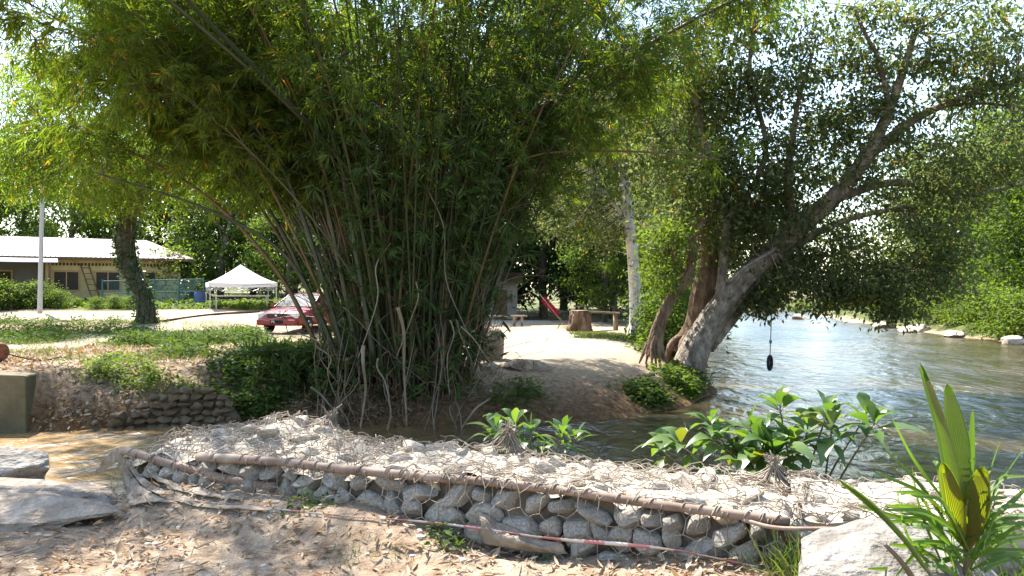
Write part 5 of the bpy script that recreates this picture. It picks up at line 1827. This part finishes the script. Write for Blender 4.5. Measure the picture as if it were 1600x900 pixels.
# ------------------------------------------------------------------ clearing furniture
M['timber'] = rough_mat("old_timber", [(.13, .095, .065), (.26, .195, .13), (.38, .30, .22)], 4, .85, .5, 16, (1, 1, 1))
sp_ = P(906, 518, 33); sz = gz(sp_[0], 33)
V, Fc = rock_mesh(88, 5, (.46, .46, .9), 3, .14, .75)
V[:, 2] = np.clip(V[:, 2], -.5, .45)
a_ = np.arctan2(V[:, 1], V[:, 0])
V[:, :2] *= (1 + .16 * np.sin(a_ * 5 + 1) * smooth(.45, -.5, V[:, 2]) + .07 * np.sin(a_ * 13))[:, None]
V[:, :2] *= (1 + .35 * smooth(.0, -.5, V[:, 2]))[:, None]
stump = thing("tree_stump", "thick cut tree stump standing on the sand", "stump", (sp_[0], 33, sz))
MB().add(V + np.array([sp_[0], 33, sz + .42]), Fc).build("body", M['bark_red'], stump)
MB().tube([(sp_[0], 33, sz + .872), (sp_[0], 33, sz + .885)], [.36, .34], 18).build("cut_face", M['timber'], stump)
pk0, pk1 = P(905, 489, 33), P(968, 491, 34)
tag(MB().poly([pk0 + (0, -.16, .03), pk1 + (0, -.16, .0), pk1 + (0, .16, .0), pk0 + (0, .16, .03)], (0, 0, .08)).build("plank", M['timber'], smooth_=False), "long weathered plank laid from the cut stump to the right", "plank")
pp_ = P(962, 500, 34); pz = gz(pp_[0], 34)
tag(MB().tube([(pp_[0], 34, pz - .1), (pp_[0], 34, pk1[2] - .004)], [.11, .10], 10).build("wooden_post", M['timber']), "short round post propping the plank right end", "post")
bs = thing("wooden_bench", "low wooden bench at the edge of the sand behind the bamboo", "bench", tuple(P(790, 500, 37)))
bz = gz(-.3, 37)
MB().box((-.25, 37, bz + .48), (1.9, .4, .07), .06).build("seat", M['timber'], bs, False)
for x in (-1.0, .1, .45):
    MB().box((x, 37 + .02, bz + .22), (.12, .3, .442), .06).build("leg", M['timber'], bs, False)
tb2 = thing("picnic_table", "dark wooden table in the deep shade of the clearing", "table", tuple(P(935, 495, 41)))
tz2 = gz(4.3, 41)
MB().box((4.3, 41, tz2 + .76), (2.2, .8, .07)).build("tabletop", M['timber'], tb2, False)
for sx in (-.9, .9):
    for sy in (-.3, .3):
        MB().box((4.3 + sx, 41 + sy, tz2 + .36), (.09, .09, .722)).build("leg", M['timber'], tb2, False)
# red cloth on a slanting stick
p0, p1 = P(848, 466, 38), P(872, 492, 37.6)
rb = thing("red_banner", "red cloth banner slanting on a stick among the dark trunks", "banner", tuple(p0))
G = np.array([[p0 * (1 - f) + p1 * f + np.array([.10 * s, .03 * math.sin(f * 9 + s), .10 * s]) for s in np.linspace(-1, 1, 6)] for f in np.linspace(0, 1, 14)])
MB().grid(G).build("cloth", plain("red_cloth", (.24, .012, .025), .9, .1), rb)
e = P(884, 506, 37.4); e[2] = gz(e[0], 37.4) - .05
MB().segs([p0 + (-.15, .05, .2)], [e], .025, None, 6).build("stick", M['timber'], rb)
# small pale hut glimpsed behind the bamboo
hp_ = P(774, 478, 44); hz = gz(hp_[0], 44)
hut = thing("hut", "small grey hut half hidden behind the right edge of the bamboo", "hut", (hp_[0], 44, hz))
MB().box((hp_[0], 44.6, hz + .95), (2.4, 2, 1.9)).build("wall", plain("hut_white", (.24, .23, .21), .8, .2), hut, False)
MB().poly([(hp_[0] - 1.5, 43.2, hz + 1.91), (hp_[0] + 1.5, 43.2, hz + 1.91), (hp_[0] + 1.5, 44.6, hz + 2.5), (hp_[0] - 1.5, 44.6, hz + 2.5)], (0, 0, .06)).build("roof", M['trim_brown'], hut, False)
MB().box((hp_[0] + .3, 43.58, hz + .8), (.7, .04, 1.6)).build("door", M['trim_brown'], hut, False)

# ------------------------------------------------------------------ rope swing
tp_ = P(1203, 567, 19.8)
rope_top = P(1206, 399, 20.1)
rs = thing("rope_swing", "small black tyre hanging on a long rope over the river", "swing", tuple(rope_top))
knot = P(1204, 534, 19.8)
MB().tube(bez([rope_top, P(1206, 470, 19.95), knot, tp_ + np.array([0, 0, .16])], 20), .012, 6).build("rope", plain("green_rope", (.12, .2, .16), .9, .2), rs)
MB().tube([knot + np.array([0, 0, z]) for z in (-.05, -.03, 0, .03, .05)], [.012, .035, .04, .035, .012], 8).build("knot", plain("green_knot", (.08, .22, .16), .9, .2), rs)
a = np.linspace(0, 2 * PI, 33)
ring = MB()
yaw = R(58)
cdir = np.array([math.cos(yaw), math.sin(yaw), 0])
G = []
for t in a:
    ctr = tp_ + cdir * math.cos(t) * .165 + np.array([0, 0, math.sin(t) * .165])
    rad_ = cdir * math.cos(t) + np.array([0, 0, math.sin(t)])
    ax = np.cross(cdir, [0, 0, 1])
    G.append([ctr + rad_ * .034 * math.cos(b) + ax * .04 * math.sin(b) for b in np.linspace(0, 2 * PI, 13)])
ring.grid(np.array(G)).build("tyre", M['rubber'], rs)

# ------------------------------------------------------------------ left bank: block, wall, drum
cb = MB()
xb = -8.62
G0_ = [(-12.5, 14.05, -1.6), (xb, 14.25, -1.6), (xb - .1, 14.75, -1.6), (-12.5, 14.75, -1.6)]
cb.poly(G0_, (0, 0, 1.70))
blk = bevel(cb.build("concrete_block", M['concrete'], smooth_=False), .03)
for v in blk.data.vertices:
    if v.co.z > .1 and v.co.x < -10: v.co.z += .12
tag(blk, "plain concrete abutment block standing in the water at the left edge", "concrete block")
dr = thing("rusty_drum", "rusty brown metal drum end above the concrete block at the left edge", "drum", tuple(P(-12, 548, 16.4)))
dc = P(-16, 548, 16.4)
ax = nrm(np.array([1, -.35, -.1]))
MB().tube([dc - ax * .5, dc - ax * .2, dc + ax * .3, dc + ax * .34], [.2, .2, .2, .17], 18).build("body", rough_mat("rust", [(.10, .04, .025), (.2, .08, .045), (.28, .13, .07)], 8, .8, .3), dr)
cbl = [P(8, 552, 16.3), P(40, 560, 16.6), P(68, 563, 16.9), P(96, 557, 17.3)]
tag(MB().tube(bez(cbl, 16), .016, 6).build("cable", M['louvre']), "dark cable running from the rusty drum to the bank", "cable")

wl = thing("stone_wall", "low dark rubble stone retaining wall along the left water edge", "wall", (-6.3, 15.0, -.9))
m = MB(); q = np.random.default_rng(77)
wl_pts = bez([(-7.5, 14.4, 0), (-6.7, 14.78, 0), (-5.9, 15.0, 0), (-5.0, 15.05, 0)], 60)
tops = np.interp(np.linspace(0, 1, 60), [0, .25, .55, .8, 1], [-.85, -.5, -.13, -.16, -.78])
for row in range(8):
    f = .01 + .03 * (row % 2)
    while f < 1:
        i = min(59, int(f * 59)); wd = q.uniform(.09, .17)
        z = -.92 + row * .135
        if z < tops[i]:
            V, Fc = rock_mesh(int(q.integers(400, 430)), 3, (wd * 1.08, .13, .075 * q.uniform(.8, 1.3)), 14, .08, .5)
            m.add(rot3(V, (q.normal() * .1, q.normal() * .12, .25 + q.normal() * .12)) + wl_pts[i] + np.array([0, .0, z + q.normal() * .012]), Fc)
        f += wd * 1.8 / 2.95
m.build("stonework", M['wallstone'], wl, False)
m = MB()
back = wl_pts + np.array([0, .06, 0])
m.grid(np.stack([np.column_stack([back[:, 0], back[:, 1], np.full(60, -1.2)]), np.column_stack([back[:, 0], back[:, 1], tops - .2]), np.column_stack([back[:, 0], back[:, 1] + .7, tops - .3])], 1))
m.build("mortar", M['core'], wl)
